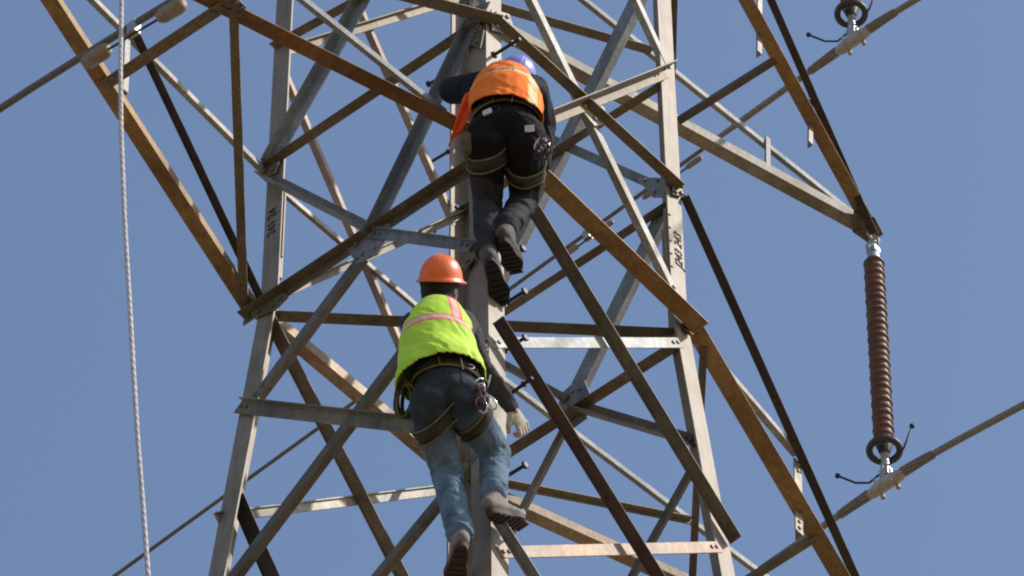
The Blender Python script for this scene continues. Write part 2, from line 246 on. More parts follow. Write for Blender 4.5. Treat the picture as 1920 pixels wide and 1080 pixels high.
def leg_material():
    """the legs: bright zinc above, dust and rust colour gathering towards the waist and below"""
    mt, t, b = nodes('leg steel')
    v = coords(t)
    tc = t.nodes.new('ShaderNodeTexCoord'); sx = t.nodes.new('ShaderNodeSeparateXYZ')
    t.links.new(tc.outputs['Object'], sx.inputs[0])
    mr = t.nodes.new('ShaderNodeMapRange'); mr.inputs[1].default_value = 25.2; mr.inputs[2].default_value = 23.9
    n1 = nz(t, 2.5, 6, 0.65, v)
    ad = t.nodes.new('ShaderNodeMath'); ad.operation = 'MULTIPLY_ADD'; ad.inputs[1].default_value = 1.6
    t.links.new(n1, ad.inputs[0]); t.links.new(sx.outputs[2], ad.inputs[2])
    sb = t.nodes.new('ShaderNodeMath'); sb.operation = 'SUBTRACT'; sb.inputs[1].default_value = 0.8
    t.links.new(ad.outputs[0], sb.inputs[0]); t.links.new(sb.outputs[0], mr.inputs[0])
    hi = ramp(t, nz(t, 6, 8, 0.65, v), [(0.3, (.205, .225, .225)), (0.7, (.285, .31, .305))])
    lo = ramp(t, nz(t, 5, 8, 0.65, v), [(0.3, (.20, .155, .105)), (0.7, (.30, .25, .19))])
    c = mixc(t, mr.outputs[0], hi, lo)
    st = ramp(t, nz(t, 3, 5, 0.6, coords(t, (14, 14, 1))), [(0.5, (1, 1, 1)), (0.72, (.72, .66, .6))])
    t.links.new(mixc(t, 1.0, c, st, 'MULTIPLY'), b.inputs['Base Color'])
    b.inputs['Metallic'].default_value = 0.15; b.inputs['Roughness'].default_value = 0.6
    bump(t, b, nz(t, 90, 4, 0.6, v), 0.2)
    return mt
M['legm'] = leg_material()

def plain(name, c, rough=0.6, metal=0.0, var=0.25, scale=30, bmp=0.2, sheen=0.0, spec=0.5):
    mt, t, b = nodes(name)
    v = coords(t)
    n = ramp(t, nz(t, scale, 6, 0.6, v), [(0.3, tuple(x * (1 - var) for x in c)), (0.7, tuple(min(1, x * (1 + var)) for x in c))])
    t.links.new(n, b.inputs['Base Color'])
    b.inputs['Roughness'].default_value = rough; b.inputs['Metallic'].default_value = metal
    b.inputs['Specular IOR Level'].default_value = spec
    if sheen: b.inputs['Sheen Weight'].default_value = sheen
    bump(t, b, nz(t, scale * 6, 4, 0.6, v), bmp)
    return mt

M['ink'] = plain('stencil paint', (.035, .03, .025), 0.8)
M['bolt'] = plain('bolt steel', (.035, .035, .045), 0.55, 0.4)
M['wire'] = plain('aluminium conductor', (.15, .13, .115), 0.6, 0.3, scale=50)
M['rod'] = plain('armour rods', (.25, .22, .185), 0.55, 0.3, scale=50)
M['bright'] = plain('bright galvanised fitting', (.42, .43, .42), 0.42, 0.6)
M['clamp'] = plain('cast aluminium clamp', (.42, .39, .34), 0.55, 0.3)
M['darkfit'] = plain('dark fitting', (.06, .055, .045), 0.5, 0.3)
M['rubber'] = plain('red brown insulator', (.11, .040, .014), 0.5, 0.0, scale=12, var=.3)
M['weight'] = plain('damper weight', (.25, .195, .13), 0.6, 0.1)
M['skin'] = plain('skin', (.30, .16, .10), 0.5, var=.1)
M['hair'] = plain('black hood', (.015, .014, .016), 0.9)
M['jeans'] = None
M['yellowtape'] = plain('yellow webbing edge', (.15, .145, .05), 0.8)
M['web'] = plain('black webbing', (.03, .028, .022), 0.85)
M['cord'] = plain('red black cord', (.10, .025, .035), 0.8)
M['whitecord'] = plain('white cord', (.46, .44, .42), 0.8)
M['chrome'] = plain('polished alloy', (.7, .7, .72), 0.25, 0.8)
M['glove'] = plain('cream work glove', (.52, .46, .38), 0.85, var=.2, scale=60)
M['glovedark'] = plain('black glove', (.03, .03, .03), 0.85)
M['shirtgrey'] = plain('dark grey shirt', (.045, .039, .042), 0.85, var=.25, scale=18, spec=.3)
M['shirtblack'] = plain('navy black shirt', (.006, .007, .012), 0.8, var=.3, scale=18, spec=.25)
M['shoetan'] = plain('dusty grey shoe', (.21, .18, .155), 0.8, var=.3, scale=40)
M['shoedark'] = plain('dusty charcoal shoe', (.075, .068, .055), 0.8, var=.35, scale=40)
M['sole'] = plain('dark brown sole', (.05, .03, .02), 0.75, var=.3, scale=40)
M['soleblack'] = plain('black sole', (.013, .011, .010), 0.8, var=.3, scale=40)
M['helmeto'] = plain('orange hard hat', (.90, .16, .015), 0.38, var=.12, bmp=.02, scale=8)
M['helmetb'] = plain('periwinkle hard hat', (.26, .28, .66), 0.35, var=.05, bmp=.02, scale=8)
M['tag'] = plain('grey white tag', (.6, .6, .62), 0.6)
M['flap'] = plain('orange red mesh cloth', (.92, .12, .012), 0.75, var=.15)
M['lining'] = plain('maroon lining', (.07, .012, .012), 0.85)
M['eye'] = plain('eye', (.5, .5, .5), 0.3)

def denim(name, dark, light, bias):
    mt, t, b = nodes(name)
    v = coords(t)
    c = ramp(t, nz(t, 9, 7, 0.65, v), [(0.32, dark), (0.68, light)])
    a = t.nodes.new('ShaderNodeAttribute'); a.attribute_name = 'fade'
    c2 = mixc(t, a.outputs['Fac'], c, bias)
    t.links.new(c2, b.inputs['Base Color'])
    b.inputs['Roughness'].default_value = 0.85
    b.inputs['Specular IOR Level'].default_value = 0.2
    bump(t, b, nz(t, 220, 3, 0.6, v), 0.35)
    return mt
M['jeans'] = denim('blue jeans', (.075, .125, .175), (.17, .25, .32), (.030, .043, .053))  # last colour: dark seat, partly shading put into the denim colour
M['trousers'] = denim('charcoal trousers', (.028, .027, .031), (.046, .043, .048), (.008, .008, .008))

def vest_mat(name, base, dark, bands, edge, centre):
    """hi-vis cloth; attributes vt (height) and vs (across) carry the sewn reflective tapes"""
    mt, t, b = nodes(name)
    v = coords(t)
    c = ramp(t, nz(t, 7, 5, 0.6, v), [(0.3, dark), (0.7, base)])
    at = t.nodes.new('ShaderNodeAttribute'); at.attribute_name = 'vt'
    as_ = t.nodes.new('ShaderNodeAttribute'); as_.attribute_name = 'vs'
    def inside(src, lo, hi):
        a1 = t.nodes.new('ShaderNodeMath'); a1.operation = 'GREATER_THAN'; a1.inputs[1].default_value = lo
        a2 = t.nodes.new('ShaderNodeMath'); a2.operation = 'LESS_THAN'; a2.inputs[1].default_value = hi
        mu = t.nodes.new('ShaderNodeMath'); mu.operation = 'MULTIPLY'
        t.links.new(src, a1.inputs[0]); t.links.new(src, a2.inputs[0])
        t.links.new(a1.outputs[0], mu.inputs[0]); t.links.new(a2.outputs[0], mu.inputs[1])
        return mu.outputs[0]
    def both(a, b_):
        mu = t.nodes.new('ShaderNodeMath'); mu.operation = 'MULTIPLY'
        t.links.new(a, mu.inputs[0]); t.links.new(b_, mu.inputs[1]); return mu.outputs[0]
    for (t0, t1, s0, s1, ax) in bands:
        m1 = both(inside(at.outputs['Fac'], t0, t1), inside(as_.outputs['Fac'], s0, s1))
        c = mixc(t, m1, c, edge)
        if ax == 't':
            d = (t1 - t0) * .24
            m2 = both(inside(at.outputs['Fac'], t0 + d, t1 - d), inside(as_.outputs['Fac'], s0, s1))
        else:
            d = (s1 - s0) * .24
            m2 = both(inside(at.outputs['Fac'], t0, t1), inside(as_.outputs['Fac'], s0 + d, s1 - d))
        c = mixc(t, m2, c, centre)
    t.links.new(c, b.inputs['Base Color'])
    b.inputs['Roughness'].default_value = 0.7
    b.inputs['Specular IOR Level'].default_value = 0.25
    bump(t, b, nz(t, 260, 2, 0.5, v), 0.25)
    return mt
M['vestgreen'] = vest_mat('lime hi vis vest', (.62, .86, .08), (.42, .70, .05),
    [(.50, .62, -1, 1, 't'), (.62, 1.2, .010, .062, 's')], (.85, .22, .12), (.80, .52, .44))
M['vestorange'] = vest_mat('orange hi vis vest', (1.0, .26, .02), (.95, .17, .012),
    [(.20, .34, -1, 1, 't'), (.52, .60, -.02, .07, 't'), (-1.5, .62, .095, .135, 's')], (.85, .52, .12), (.72, .60, .42))

# ---------------------------------------------------------------- helpers
def empty(name, loc, label=None, cat=None, group=None, kind=None):
    o = bpy.data.objects.new(name, None); COL.objects.link(o)
    o.location = loc; o.empty_display_size = 0.2
    tag(o, label, cat, group, kind); return o

def tag(o, label=None, cat=None, group=None, kind=None):
    for k, v in (('label', label), ('category', cat), ('group', group), ('kind', kind)):
        if v: o[k] = v
    return o

def wloc(o):
    v = Vector((0, 0, 0))
    while o is not None:
        v += Vector(o.location); o = o.parent
    return v

def obj(name, bm, mat, parent=None, smooth=False, origin=None):
    """link a bmesh given in world coordinates; bm is freed"""
    base = wloc(parent) if parent else Vector((0, 0, 0))
    org = Vector(origin) if origin is not None else (base if parent else None)
    if org is None:
        org = Vector((0, 0, 0))
    bmesh.ops.translate(bm, verts=bm.verts, vec=-org)
    me = bpy.data.meshes.new(name)
    bm.to_mesh(me); bm.free()
    me.materials.append(mat)
    if smooth:
        for f in me.polygons: f.use_smooth = True
    o = bpy.data.objects.new(name, me); COL.objects.link(o)
    if parent: o.parent = parent
    o.location = org - base
    return o

def add_prism(bm, A, B, poly, e1, e2):
    """sweep polygon (in e1,e2 coordinates) from A to B"""
    A = Vector(A); B = Vector(B)
    r = []
    for P in (A, B):
        r.append([bm.verts.new(P + e1 * a + e2 * b) for a, b in poly])
    n = len(poly)
    for i in range(n):
        j = (i + 1) % n
        bm.faces.new((r[0][i], r[0][j], r[1][j], r[1][i]))
    bm.faces.new(r[0][::-1]); bm.faces.new(r[1])

def fix(bm):
    bmesh.ops.recalc_face_normals(bm, faces=bm.faces)
    return bm

def angle_poly(w1, w2, t):
    return [(0, 0), (w1, 0), (w1, t), (t, t), (t, w2), (0, w2)]

def add_tube(bm, pts, r, n=10, caps=True):
    pts = [Vector(p) for p in pts]
    rad = r if isinstance(r, (list, tuple)) else [r] * len(pts)
    rings = []
    t0 = (pts[1] - pts[0]).normalized()
    up = t0.orthogonal().normalized()
    for i, p in enumerate(pts):
        a = pts[max(0, i - 1)]; b = pts[min(len(pts) - 1, i + 1)]
        t = (b - a).normalized()
        up = (up - t * up.dot(t)).normalized()
        s = t.cross(up)
        rings.append([bm.verts.new(p + (up * math.cos(2 * math.pi * k / n) + s * math.sin(2 * math.pi * k / n)) * rad[i]) for k in range(n)])
    for i in range(len(rings) - 1):
        for k in range(n):
            bm.faces.new((rings[i][k], rings[i][(k + 1) % n], rings[i + 1][(k + 1) % n], rings[i + 1][k]))
    if caps:
        bm.faces.new(rings[0][::-1]); bm.faces.new(rings[-1])

def add_lathe(bm, c, axis, prof, n=28):
    """prof: list of (distance along axis, radius)"""
    c = Vector(c); axis = Vector(axis).normalized(); u = axis.orthogonal().normalized(); v = axis.cross(u)
    rings = []
    for h, r in prof:
        rings.append([bm.verts.new(c + axis * h + (u * math.cos(2 * math.pi * k / n) + v * math.sin(2 * math.pi * k / n)) * max(r, 1e-4)) for k in range(n)])
    for i in range(len(rings) - 1):
        for k in range(n):
            bm.faces.new((rings[i][k], rings[i][(k + 1) % n], rings[i + 1][(k + 1) % n], rings[i + 1][k]))
    bm.faces.new(rings[0][::-1]); bm.faces.new(rings[-1])

def add_torus(bm, c, axis, R0, r, n=32, k=10, sx=1.0, udir=None):
    c = Vector(c); axis = Vector(axis).normalized()
    u = (Vector(udir) - axis * Vector(udir).dot(axis)).normalized() if udir is not None else axis.orthogonal().normalized()
    v = axis.cross(u)
    rings = []
    for i in range(n):
        a = 2 * math.pi * i / n
        d = u * math.cos(a) * sx + v * math.sin(a)
        dn = d.normalized()
        rings.append([bm.verts.new(c + d * R0 + (dn * math.cos(2 * math.pi * j / k) + axis * math.sin(2 * math.pi * j / k)) * r) for j in range(k)])
    for i in range(n):
        for j in range(k):
            bm.faces.new((rings[i][j], rings[(i + 1) % n][j], rings[(i + 1) % n][(j + 1) % k], rings[i][(j + 1) % k]))

def add_box(bm, c, ax, half):
    c = Vector(c)
    vs = [bm.verts.new(c + ax[0] * (half[0] * i) + ax[1] * (half[1] * j) + ax[2] * (half[2] * k)) for i in (-1, 1) for j in (-1, 1) for k in (-1, 1)]
    for f in ((0, 1, 3, 2), (4, 6, 7, 5), (0, 4, 5, 1), (2, 3, 7, 6), (0, 2, 6, 4), (1, 5, 7, 3)):
        bm.faces.new([vs[i] for i in f])

X, Y, Z = Vector((1, 0, 0)), Vector((0, 1, 0)), Vector((0, 0, 1))

# ---------------------------------------------------------------- ground (below the frame; its dust lights the undersides)
bm = bmesh.new()
N = 60
vv = {}
for i in range(N + 1):
    for j in range(N + 1):
        a = (i / N * 2 - 1); b = (j / N * 2 - 1)
        x = math.copysign(abs(a) ** 3, a) * 3000; y = math.copysign(abs(b) ** 3, b) * 3000
        d = math.hypot(x, y)
        vv[i, j] = bm.verts.new((x, y, noise.noise(Vector((x, y, 0)) * .02) * .12 + (max(0, d - 200) * .004) * noise.noise(Vector((x, y, 3)) * .002)))
for i in range(N):
    for j in range(N):
        bm.faces.new((vv[i, j], vv[i + 1, j], vv[i + 1, j + 1], vv[i, j + 1]))
gm, t, b = nodes('dry sandy soil')
v = coords(t, rnd=False)
t.links.new(ramp(t, nz(t, .6, 10, .7, v), [(0.3, (.17, .115, .065)), (0.7, (.28, .20, .125))]), b.inputs['Base Color'])
b.inputs['Roughness'].default_value = .95
bump(t, b, nz(t, 6, 8, .7, v), .5, .03)
g = obj('ground', bm, gm, smooth=True)
tag(g, kind='structure')

# ---------------------------------------------------------------- tower
tower = empty('lattice_tower', (0, 0, 0), 'tall steel lattice pylon of bolted grey and rusty angle bars carrying the cross arms', 'pylon')

def member(name, A, B, w1, w2, e1, e2, mat, t=0.007):
    bm = bmesh.new()
    A = Vector(A); B = Vector(B); ax = (B - A).normalized()
    e1 = Vector(e1); e1 = (e1 - ax * e1.dot(ax)).normalized()
    e2 = Vector(e2); e2 = (e2 - ax * e2.dot(ax) - e1 * e2.dot(e1)).normalized()
    w1 = max(w1, .012); w2 = max(w2, .012)
    add_prism(bm, A, B, angle_poly(w1, w2, min(t, .45 * min(w1, w2))), e1, e2)
    # bolt heads at both ends, on the wider flange
    L = (B - A).length
    if L > .5 and max(w1, w2) > .045:
        for s in (.035, .085):
            for q, d in ((A, ax), (B, -ax)):
                if w1 >= w2 * .6: c = q + d * s + e1 * w1 * .5; nn = -e2
                else: c = q + d * s + e2 * w2 * .5; nn = -e1
                add_lathe(bm, c - nn * .002, nn, [(0, .011), (.009, .011), (.010, .009)], 6)
                add_lathe(bm, c - nn * .008, -nn, [(0, .010), (.009, .010)], 6)
    return obj(name, fix(bm), M[mat], tower, origin=(A + B) / 2)

for (nm, A, B, w1, w2, e1, e2, mt) in MEMBERS:
    member(nm, A, B, w1, w2, e1, e2, mt)

# legs: continuous rolled angles with a kink at the waist
LW, LT = .108, .011
FL = {'N': (X, Y), 'L': (X, -Y), 'R': (-X, Y), 'B': (-X, -Y)}
LEG_OBJ = {}
for k, pts in LEGS.items():
    e1, e2 = FL[k]
    bm = bmesh.new()
    poly = angle_poly(LW, LW, LT)
    rows = [[bm.verts.new(Vector(P) + e1 * a + e2 * b) for a, b in poly] for P in pts]
    for r0, r1 in zip(rows, rows[1:]):
        for i in range(6):
            bm.faces.new((r0[i], r0[(i + 1) % 6], r1[(i + 1) % 6], r1[i]))
    bm.faces.new(rows[0][::-1]); bm.faces.new(rows[-1])
    # inner splice plates with their bolts just above the waist
    P0 = Vector(pts[1]); up = (Vector(pts[2]) - P0).normalized()
    for e, o in ((e1, e2), (e2, e1)):
        A = P0 + up * .28; B = P0 + up * .78
        add_prism(bm, A, B, [(LT + .002, LT + .0005), (LW + .006, LT + .0005), (LW + .006, LT + .011), (LT + .012, LT + .011)], e, o)
        for q in range(5):
            add_lathe(bm, A + (B - A) * ((q + .5) / 5) + e * .098 + o * .001, -o, [(0, .007), (.006, .007), (.007, .004)], 6)
    LEG_OBJ[k] = obj('leg', fix(bm), M['legm'], tower, origin=pts[1])

# gusset plates
for pts, n, mt in PLATES:
    bm = bmesh.new()
    n = Vector(n); P = [Vector(p) for p in pts]
    a = [bm.verts.new(p) for p in P]; b2 = [bm.verts.new(p + n * .008) for p in P]
    bm.faces.new(a[::-1]); bm.faces.new(b2)
    for i in range(len(P)):
        j = (i + 1) % len(P); bm.faces.new((a[i], a[j], b2[j], b2[i]))
    c = sum(P, Vector()) / len(P)
    for i, p in enumerate(P):
        q = c + (p - c) * .6
        for s, o in ((1, .008), (-1, 0)):
            add_lathe(bm, q + n * o, n * s, [(0, .012), (.010, .012), (.012, .009)], 6)
    obj('gusset_plate', fix(bm), M[mt], tower, origin=c)

# step bolts
for a, b_ in STEP_BOLTS:
    a = Vector(a); b_ = Vector(b_); d = (b_ - a).normalized()
    bm = bmesh.new()
    add_tube(bm, [a - d * .04, b_], .0085, 8)
    add_lathe(bm, b_, d, [(-.004, .012), (0, .019), (.010, .019), (.012, .015)], 6)
    add_lathe(bm, a, d, [(0, .015), (.014, .015)], 6)
    obj('step_bolt', fix(bm), M['bolt'], tower, origin=a)

# lower body down to the ground, outside the frame
def legpt(k, z):
    p0, p1, p2 = [Vector(q) for q in LEGS[k]]
    if z >= p1.z: return p1 + (p2 - p1) * ((z - p1.z) / (p2.z - p1.z))
    return p1 + (p0 - p1) * ((z - p1.z) / (p0.z - p1.z))
levels = [17.6, 15.2, 11.4, 7.0, 2.2]
for fa, fb, nn in (('L', 'N', -X), ('N', 'R', -Y), ('R', 'B', X), ('B', 'L', Y)):
    for z0, z1 in zip(levels, levels[1:]):
        member('horizontal_strut', legpt(fa, z0) + nn * .006, legpt(fb, z0) + nn * .006, .07, .07, -Z, -nn, 'greybrown')
        member('diagonal_brace', legpt(fa, z0) + nn * .020, legpt(fb, z1) + nn * .020, .07, .07, Z, nn, 'greybrown')
        member('diagonal_brace', legpt(fb, z0) - nn * .020, legpt(fa, z1) - nn * .020, .07, .07, Z, -nn, 'greybrown')
for k in 'NLRB':
    bm = bmesh.new(); q = legpt(k, .15)
    add_lathe(bm, Vector((q.x, q.y, -.4)), Z, [(0, .45), (.75, .45), (.85, .40)], 24)
    obj('footing', fix(bm), M['tag'], tower, origin=q)

# upper cross arm (above the frame) that the second insulator hangs from
T3 = Vector((3.20, 0.016, 31.66))
for k, z, mt in (('B', 31.66, 'brown'), ('R', 31.66, 'ochre'), ('B', 32.66, 'pale'), ('R', 32.66, 'umber')):
    P0_, P1_, P2_ = LEGS[k]
    q = legpt(k, z)
    member('arm_chord', q, T3, .07, .07, Z if z > 32 else (Y if k == 'B' else -Y), -X if z > 32 else Z, mt)

# stencilled fabrication marks on the leg flanges
def text_mesh(name, s, size, origin, ex, ey, mat, parent, th=.001):
    cu = bpy.data.curves.new(name, 'FONT'); cu.body = s; cu.size = size; cu.extrude = th; cu.align_x = 'CENTER'; cu.align_y = 'CENTER'
    cu.resolution_u = 3
    o = bpy.data.objects.new(name, cu); COL.objects.link(o)
    me = bpy.data.meshes.new_from_object(o.evaluated_get(bpy.context.evaluated_depsgraph_get()))
    bpy.data.objects.remove(o); bpy.data.curves.remove(cu)
    ez = ex.cross(ey)
    mm = Matrix((ex, ey, ez)).transposed()
    for v in me.vertices: v.co = mm @ v.co
    me.materials.append(mat)
    q = bpy.data.objects.new(name, me); COL.objects.link(q)
    q.parent = parent; q.location = Vector(origin) - wloc(parent)
    return q
zd = (Vector(LEGS['R'][2]) - Vector(LEGS['R'][1])).normalized()
c = legpt('R', 24.65 + .0) - X * .042 - Y * .0025
text_mesh('stencil_mark', 'J243 243', .075, c, zd, -X, M['ink'], LEG_OBJ['R'])
c = legpt('R', 24.02) - X * .05 - Y * .0025
text_mesh('stencil_mark', 'E8', .04, c, X, zd, M['ink'], LEG_OBJ['R'])
c = legpt('L', 24.72) - Y * .05 - X * .0025
text_mesh('stencil_mark', '241 24', .075, c, zd, Y, M['ink'], LEG_OBJ['L'])

# ---------------------------------------------------------------- insulators, conductors, dampers, rope
def insulator(top, bot, label):
    top = Vector(top); bot = Vector(bot)      # top: arm tip; bot: conductor axis
    ax = (bot - top).normalized(); L = (bot - top).length
    r = empty('insulator_string', top, label, 'insulator', 'brown insulator strings hanging from the right cross arms')
    bm = bmesh.new()
    add_torus(bm, top + ax * .03, Y, .035, .010, 20, 8, 1, Z)
    add_torus(bm, top + ax * .10, X, .038, .010, 20, 8, 1, Z)
    add_tube(bm, [top + ax * .13, top + ax * .20], .014, 10)
    add_box(bm, top + ax * .165, (X, Y, Z), (.022, .03, .018))
    add_lathe(bm, top + ax * .19, ax, [(0, .018), (.01, .032), (.05, .034), (.065, .045), (.08, .045)], 20)
    obj('top_fitting', fix(bm), M['bright'], r)
    s0, s1 = .255, L - .335
    prof = [(s0, .044)]
    n = 28
    for i in range(n):
        a = s0 + (s1 - s0) * i / n; d = (s1 - s0) / n
        big = .0575 if i % 2 == 0 else .0545
        prof += [(a + d * .05, .0455), (a + d * .40, big - .003), (a + d * .50, big), (a + d * .60, big - .001), (a + d * .66, .0465), (a + d * .92, .0455)]
    prof.append((s1, .044))
    bm = bmesh.new(); add_lathe(bm, top, ax, prof, 36)
    obj('shed_stack', fix(bm), M['rubber'], r, smooth=True)
    e = top + ax * s1
    bm = bmesh.new()
    add_lathe(bm, e, ax, [(0, .046), (.02, .050), (.05, .040), (.09, .030), (.12, .018)], 24)
    obj('end_fitting', fix(bm), M['darkfit'], r, smooth=True)
    bm = bmesh.new(); rc = e + ax * .075
    add_torus(bm, rc, ax, .078, .0185, 40, 12)
    for s in (0, 1):
        a = R(35) + s * math.pi
        add_tube(bm, [rc + ax * .03, rc + (X * math.cos(a) + Y * math.sin(a)) * .08], .009, 8)
    obj('corona_ring', fix(bm), M['darkfit'], r, smooth=True)
    bm = bmesh.new()
    add_tube(bm, [e + ax * .10, bot - ax * .075], .012, 10)
    for h, q in ((.125, .023), (.165, .020), (.205, .026)):
        add_lathe(bm, e + ax * h, ax, [(-.014, .014), (-.010, q), (.010, q), (.014, .014)], 14)
    add_box(bm, bot - ax * .075, (X, Y, Z), (.020, .028, .030))
    add_torus(bm, bot - ax * .10, Y, .024, .008, 16, 8, 1, Z)
    obj('ball_link', fix(bm), M['bright'], r)
    for pts in ([(0, .02, .105), (.0, .08, .09), (.0, .11, .10), (0, .20, .155)], [(0, -.02, .12), (0, -.10, .15), (0, -.13, .18), (0, -.19, .30)]):
        P = [bot + Vector(q) for q in pts]
        if pts[1][1] > 0: P = [bot + Vector((0, .02, .10)), bot + Vector((-.01, .10, .07)), bot + Vector((-.06, .15, .065)), bot + Vector((-.14, .20, .09))]
        bm = bmesh.new(); add_tube(bm, P, .006, 8)
        bmesh.ops.create_icosphere(bm, subdivisions=2, radius=.015, matrix=Matrix.Translation(P[-1]))
        obj('arcing_horn', fix(bm), M['bolt'], r, smooth=True)
    # suspension clamp body: boat shape round the conductor with two U bolts and a keeper
    bm = bmesh.new()
    rows = []
    for s, hw, hh in ((-.12, .020, .016), (-.09, .033, .028), (0, .040, .042), (.09, .033, .028), (.12, .020, .016)):
        c_ = bot + Y * s
        rows.append([bm.verts.new(c_ + X * (hw * math.cos(k * math.pi / 6)) + Z * (hh * math.sin(k * math.pi / 6) - abs(s) * .12)) for k in range(12)])
    for r0, r1 in zip(rows, rows[1:]):
        for k in range(12): bm.faces.new((r0[k], r0[(k + 1) % 12], r1[(k + 1) % 12], r1[k]))
    bm.faces.new(rows[0][::-1]); bm.faces.new(rows[-1])
    for s in (-.05, .05):
        for q in (-1, 1):
            add_lathe(bm, bot + Y * s + X * (.030 * q) - Z * .055, Z, [(0, .013), (.018, .013), (.02, .007), (.10, .007)], 8)
    add_box(bm, bot + Z * .045, (X, Y, Z), (.012, .03, .035))
    obj('suspension_clamp', fix(bm), M['clamp'], r)
    return r

C_LOW = Vector((3.179, 0.041, 25.804))
C_UP = Vector((3.15, 0.0, 29.60))
insulator((3.2014, .016, 27.90), C_LOW, 'red brown insulator column hanging whole from the tip of the right cross arm')
insulator((3.20, .016, 31.64), C_UP, 'insulator at the top edge with only its lower end and ring in view')

def conductor(clamp, label, near, rods, y0=-70, y1=160, nearc=0.0, r0=.0115):
    clamp = Vector(clamp)
    root = empty('power_line', clamp, label, 'power line', 'conductor cables passing the tower')
    pts = []
    ys = [y for y in range(int(y0), -6, 4)] + [-6 + .25 * i for i in range(49)] + [y for y in range(7, int(y1), 4)]
    def zz(y):
        if y < 0: return near * (math.sqrt(y * y + .12) - .346) * -1 + .0012 * y * y * .5
        return -.022 * y + .0001 * y * y - (near * 0.02) * y
    for y in ys: pts.append(clamp + Vector((0, y, zz(y))))
    bm = bmesh.new(); add_tube(bm, pts, r0, 10)
    obj('cable', fix(bm), M['wire'], root, smooth=True)
    if rods:
        bm = bmesh.new()
        P = []; Rr = []
        for i in range(61):
            y = -1.25 + 2.3 * i / 60
            P.append(clamp + Vector((0, y, zz(y)))); 
            e = min(1, (y + 1.25) / .05, (1.05 - y) / .25)
            Rr.append(.013 + .0055 * max(0, e) + (.010 * max(0, 1 - abs(y) / .26) if abs(y) < .26 else 0))
        add_tube(bm, P, Rr, 14)
        for k in range(9):                      # the individual rods standing proud beside the clamp
            a = 2 * math.pi * k / 9
            for s in (-1, 1):
                Q = []
                for i in range(7):
                    y = s * (.11 + .20 * i / 6); rr = .024 - .006 * i / 6
                    aa = a + i * .12
                    Q.append(clamp + Vector((rr * math.cos(aa), y, zz(y) + rr * math.sin(aa))))
                add_tube(bm, Q, .006, 6)
        obj('armour_rods', fix(bm), M['rod'], root, smooth=True)
    return root, zz
conductor(C_LOW, 'lower right cable clamped under the whole brown insulator', .17, True)
rootU, zU = conductor(C_UP, 'long cable crossing behind the tower from the top right clamp down to the lower left', .17, True)
C_LEFT = Vector((-3.245, 0.02, 22.19))
rootL, zL = conductor(C_LEFT, 'thick dark cable crossing the upper left corner in front of the arm', .188, False, y1=120, r0=.0155)

def damper(at, sep, ln, rad, label, root_z, tilt=0.0):
    at = Vector(at)
    r = empty('vibration_damper', at, label, 'damper', 'vibration dampers clipped under the cables')
    d = Vector((0, 1, tilt)).normalized()
    bm = bmesh.new()
    add_box(bm, at - Z * .012, (X, d, Z), (.018, .022, .034))
    add_lathe(bm, at + Z * .0 + X * .018, X, [(0, .012), (.012, .012)], 8)
    obj('clip', fix(bm), M['bright'], r)
    bm = bmesh.new()
    lo = at - Z * .048
    add_tube(bm, [lo - d * sep * .5, lo - d * sep * .25 - Z * .004, lo, lo + d * sep * .25 - Z * .004, lo + d * sep * .5], .0055, 8)
    obj('messenger_cable', fix(bm), M['bolt'], r, smooth=True)
    for s in (-1, 1):
        bm = bmesh.new(); c_ = lo + d * (s * sep * .5)
        add_lathe(bm, c_ - d * (ln * .5), d, [(0, rad * .55), (ln * .06, rad * .85), (ln * .25, rad), (ln * .8, rad * .95), (ln * .94, rad * .7), (ln, rad * .3)], 18)
        obj('weight', fix(bm), M['weight'], r, smooth=True)
    return r
yL = -1.08
damper(C_LEFT + Vector((0, yL, zL(yL) - .018)), .43, .15, .034, 'damper with two tan weights on the dark cable in the upper left corner', 0, .19)
for y, s, lab in ((1.33, .32, 'damper on the far cable just right of the right hand tower leg'), (1.96, .26, 'damper on the far cable seen through the lattice behind the orange brown bar')):
    damper(C_UP + Vector((0, y, zU(y) - .012)), s, .12, .017, lab, 0, 0)

pts = [Vector(p) for p in ROPE]
pts = [Vector((pts[0].x, pts[0].y, 27.9))] + pts
last = pts[-1]
for i in range(1, 12):
    zz = last.z * (1 - i / 12)
    pts.append(Vector((last.x + .08 * math.sin(i * .5), last.y + .12 * (1 - math.cos(i * .3)), zz + .03)))
dense = []
for a, b_ in zip(pts, pts[1:]):
    n = max(2, int((b_ - a).length / .012))
    dense += [a.lerp(b_, i / n) for i in range(n)]
bm = bmesh.new()
add_tube(bm, [dense[i] for i in range(0, len(dense), 6)], .0085, 8)
for s in range(3):                                # three laid strands
    P = []
    for i, q in enumerate(dense[: int(len(dense) * .45)]):
        a = i * .55 + s * 2 * math.pi / 3
        P.append(q + Vector((math.cos(a), math.sin(a), 0)) * .0048)
    add_tube(bm, P, .0052, 5)
rp = obj('hanging_rope', fix(bm), M['whitecord'], smooth=True, origin=pts[0])
tag(rp, 'pale twisted hand line hanging down the left side of the picture', 'rope')

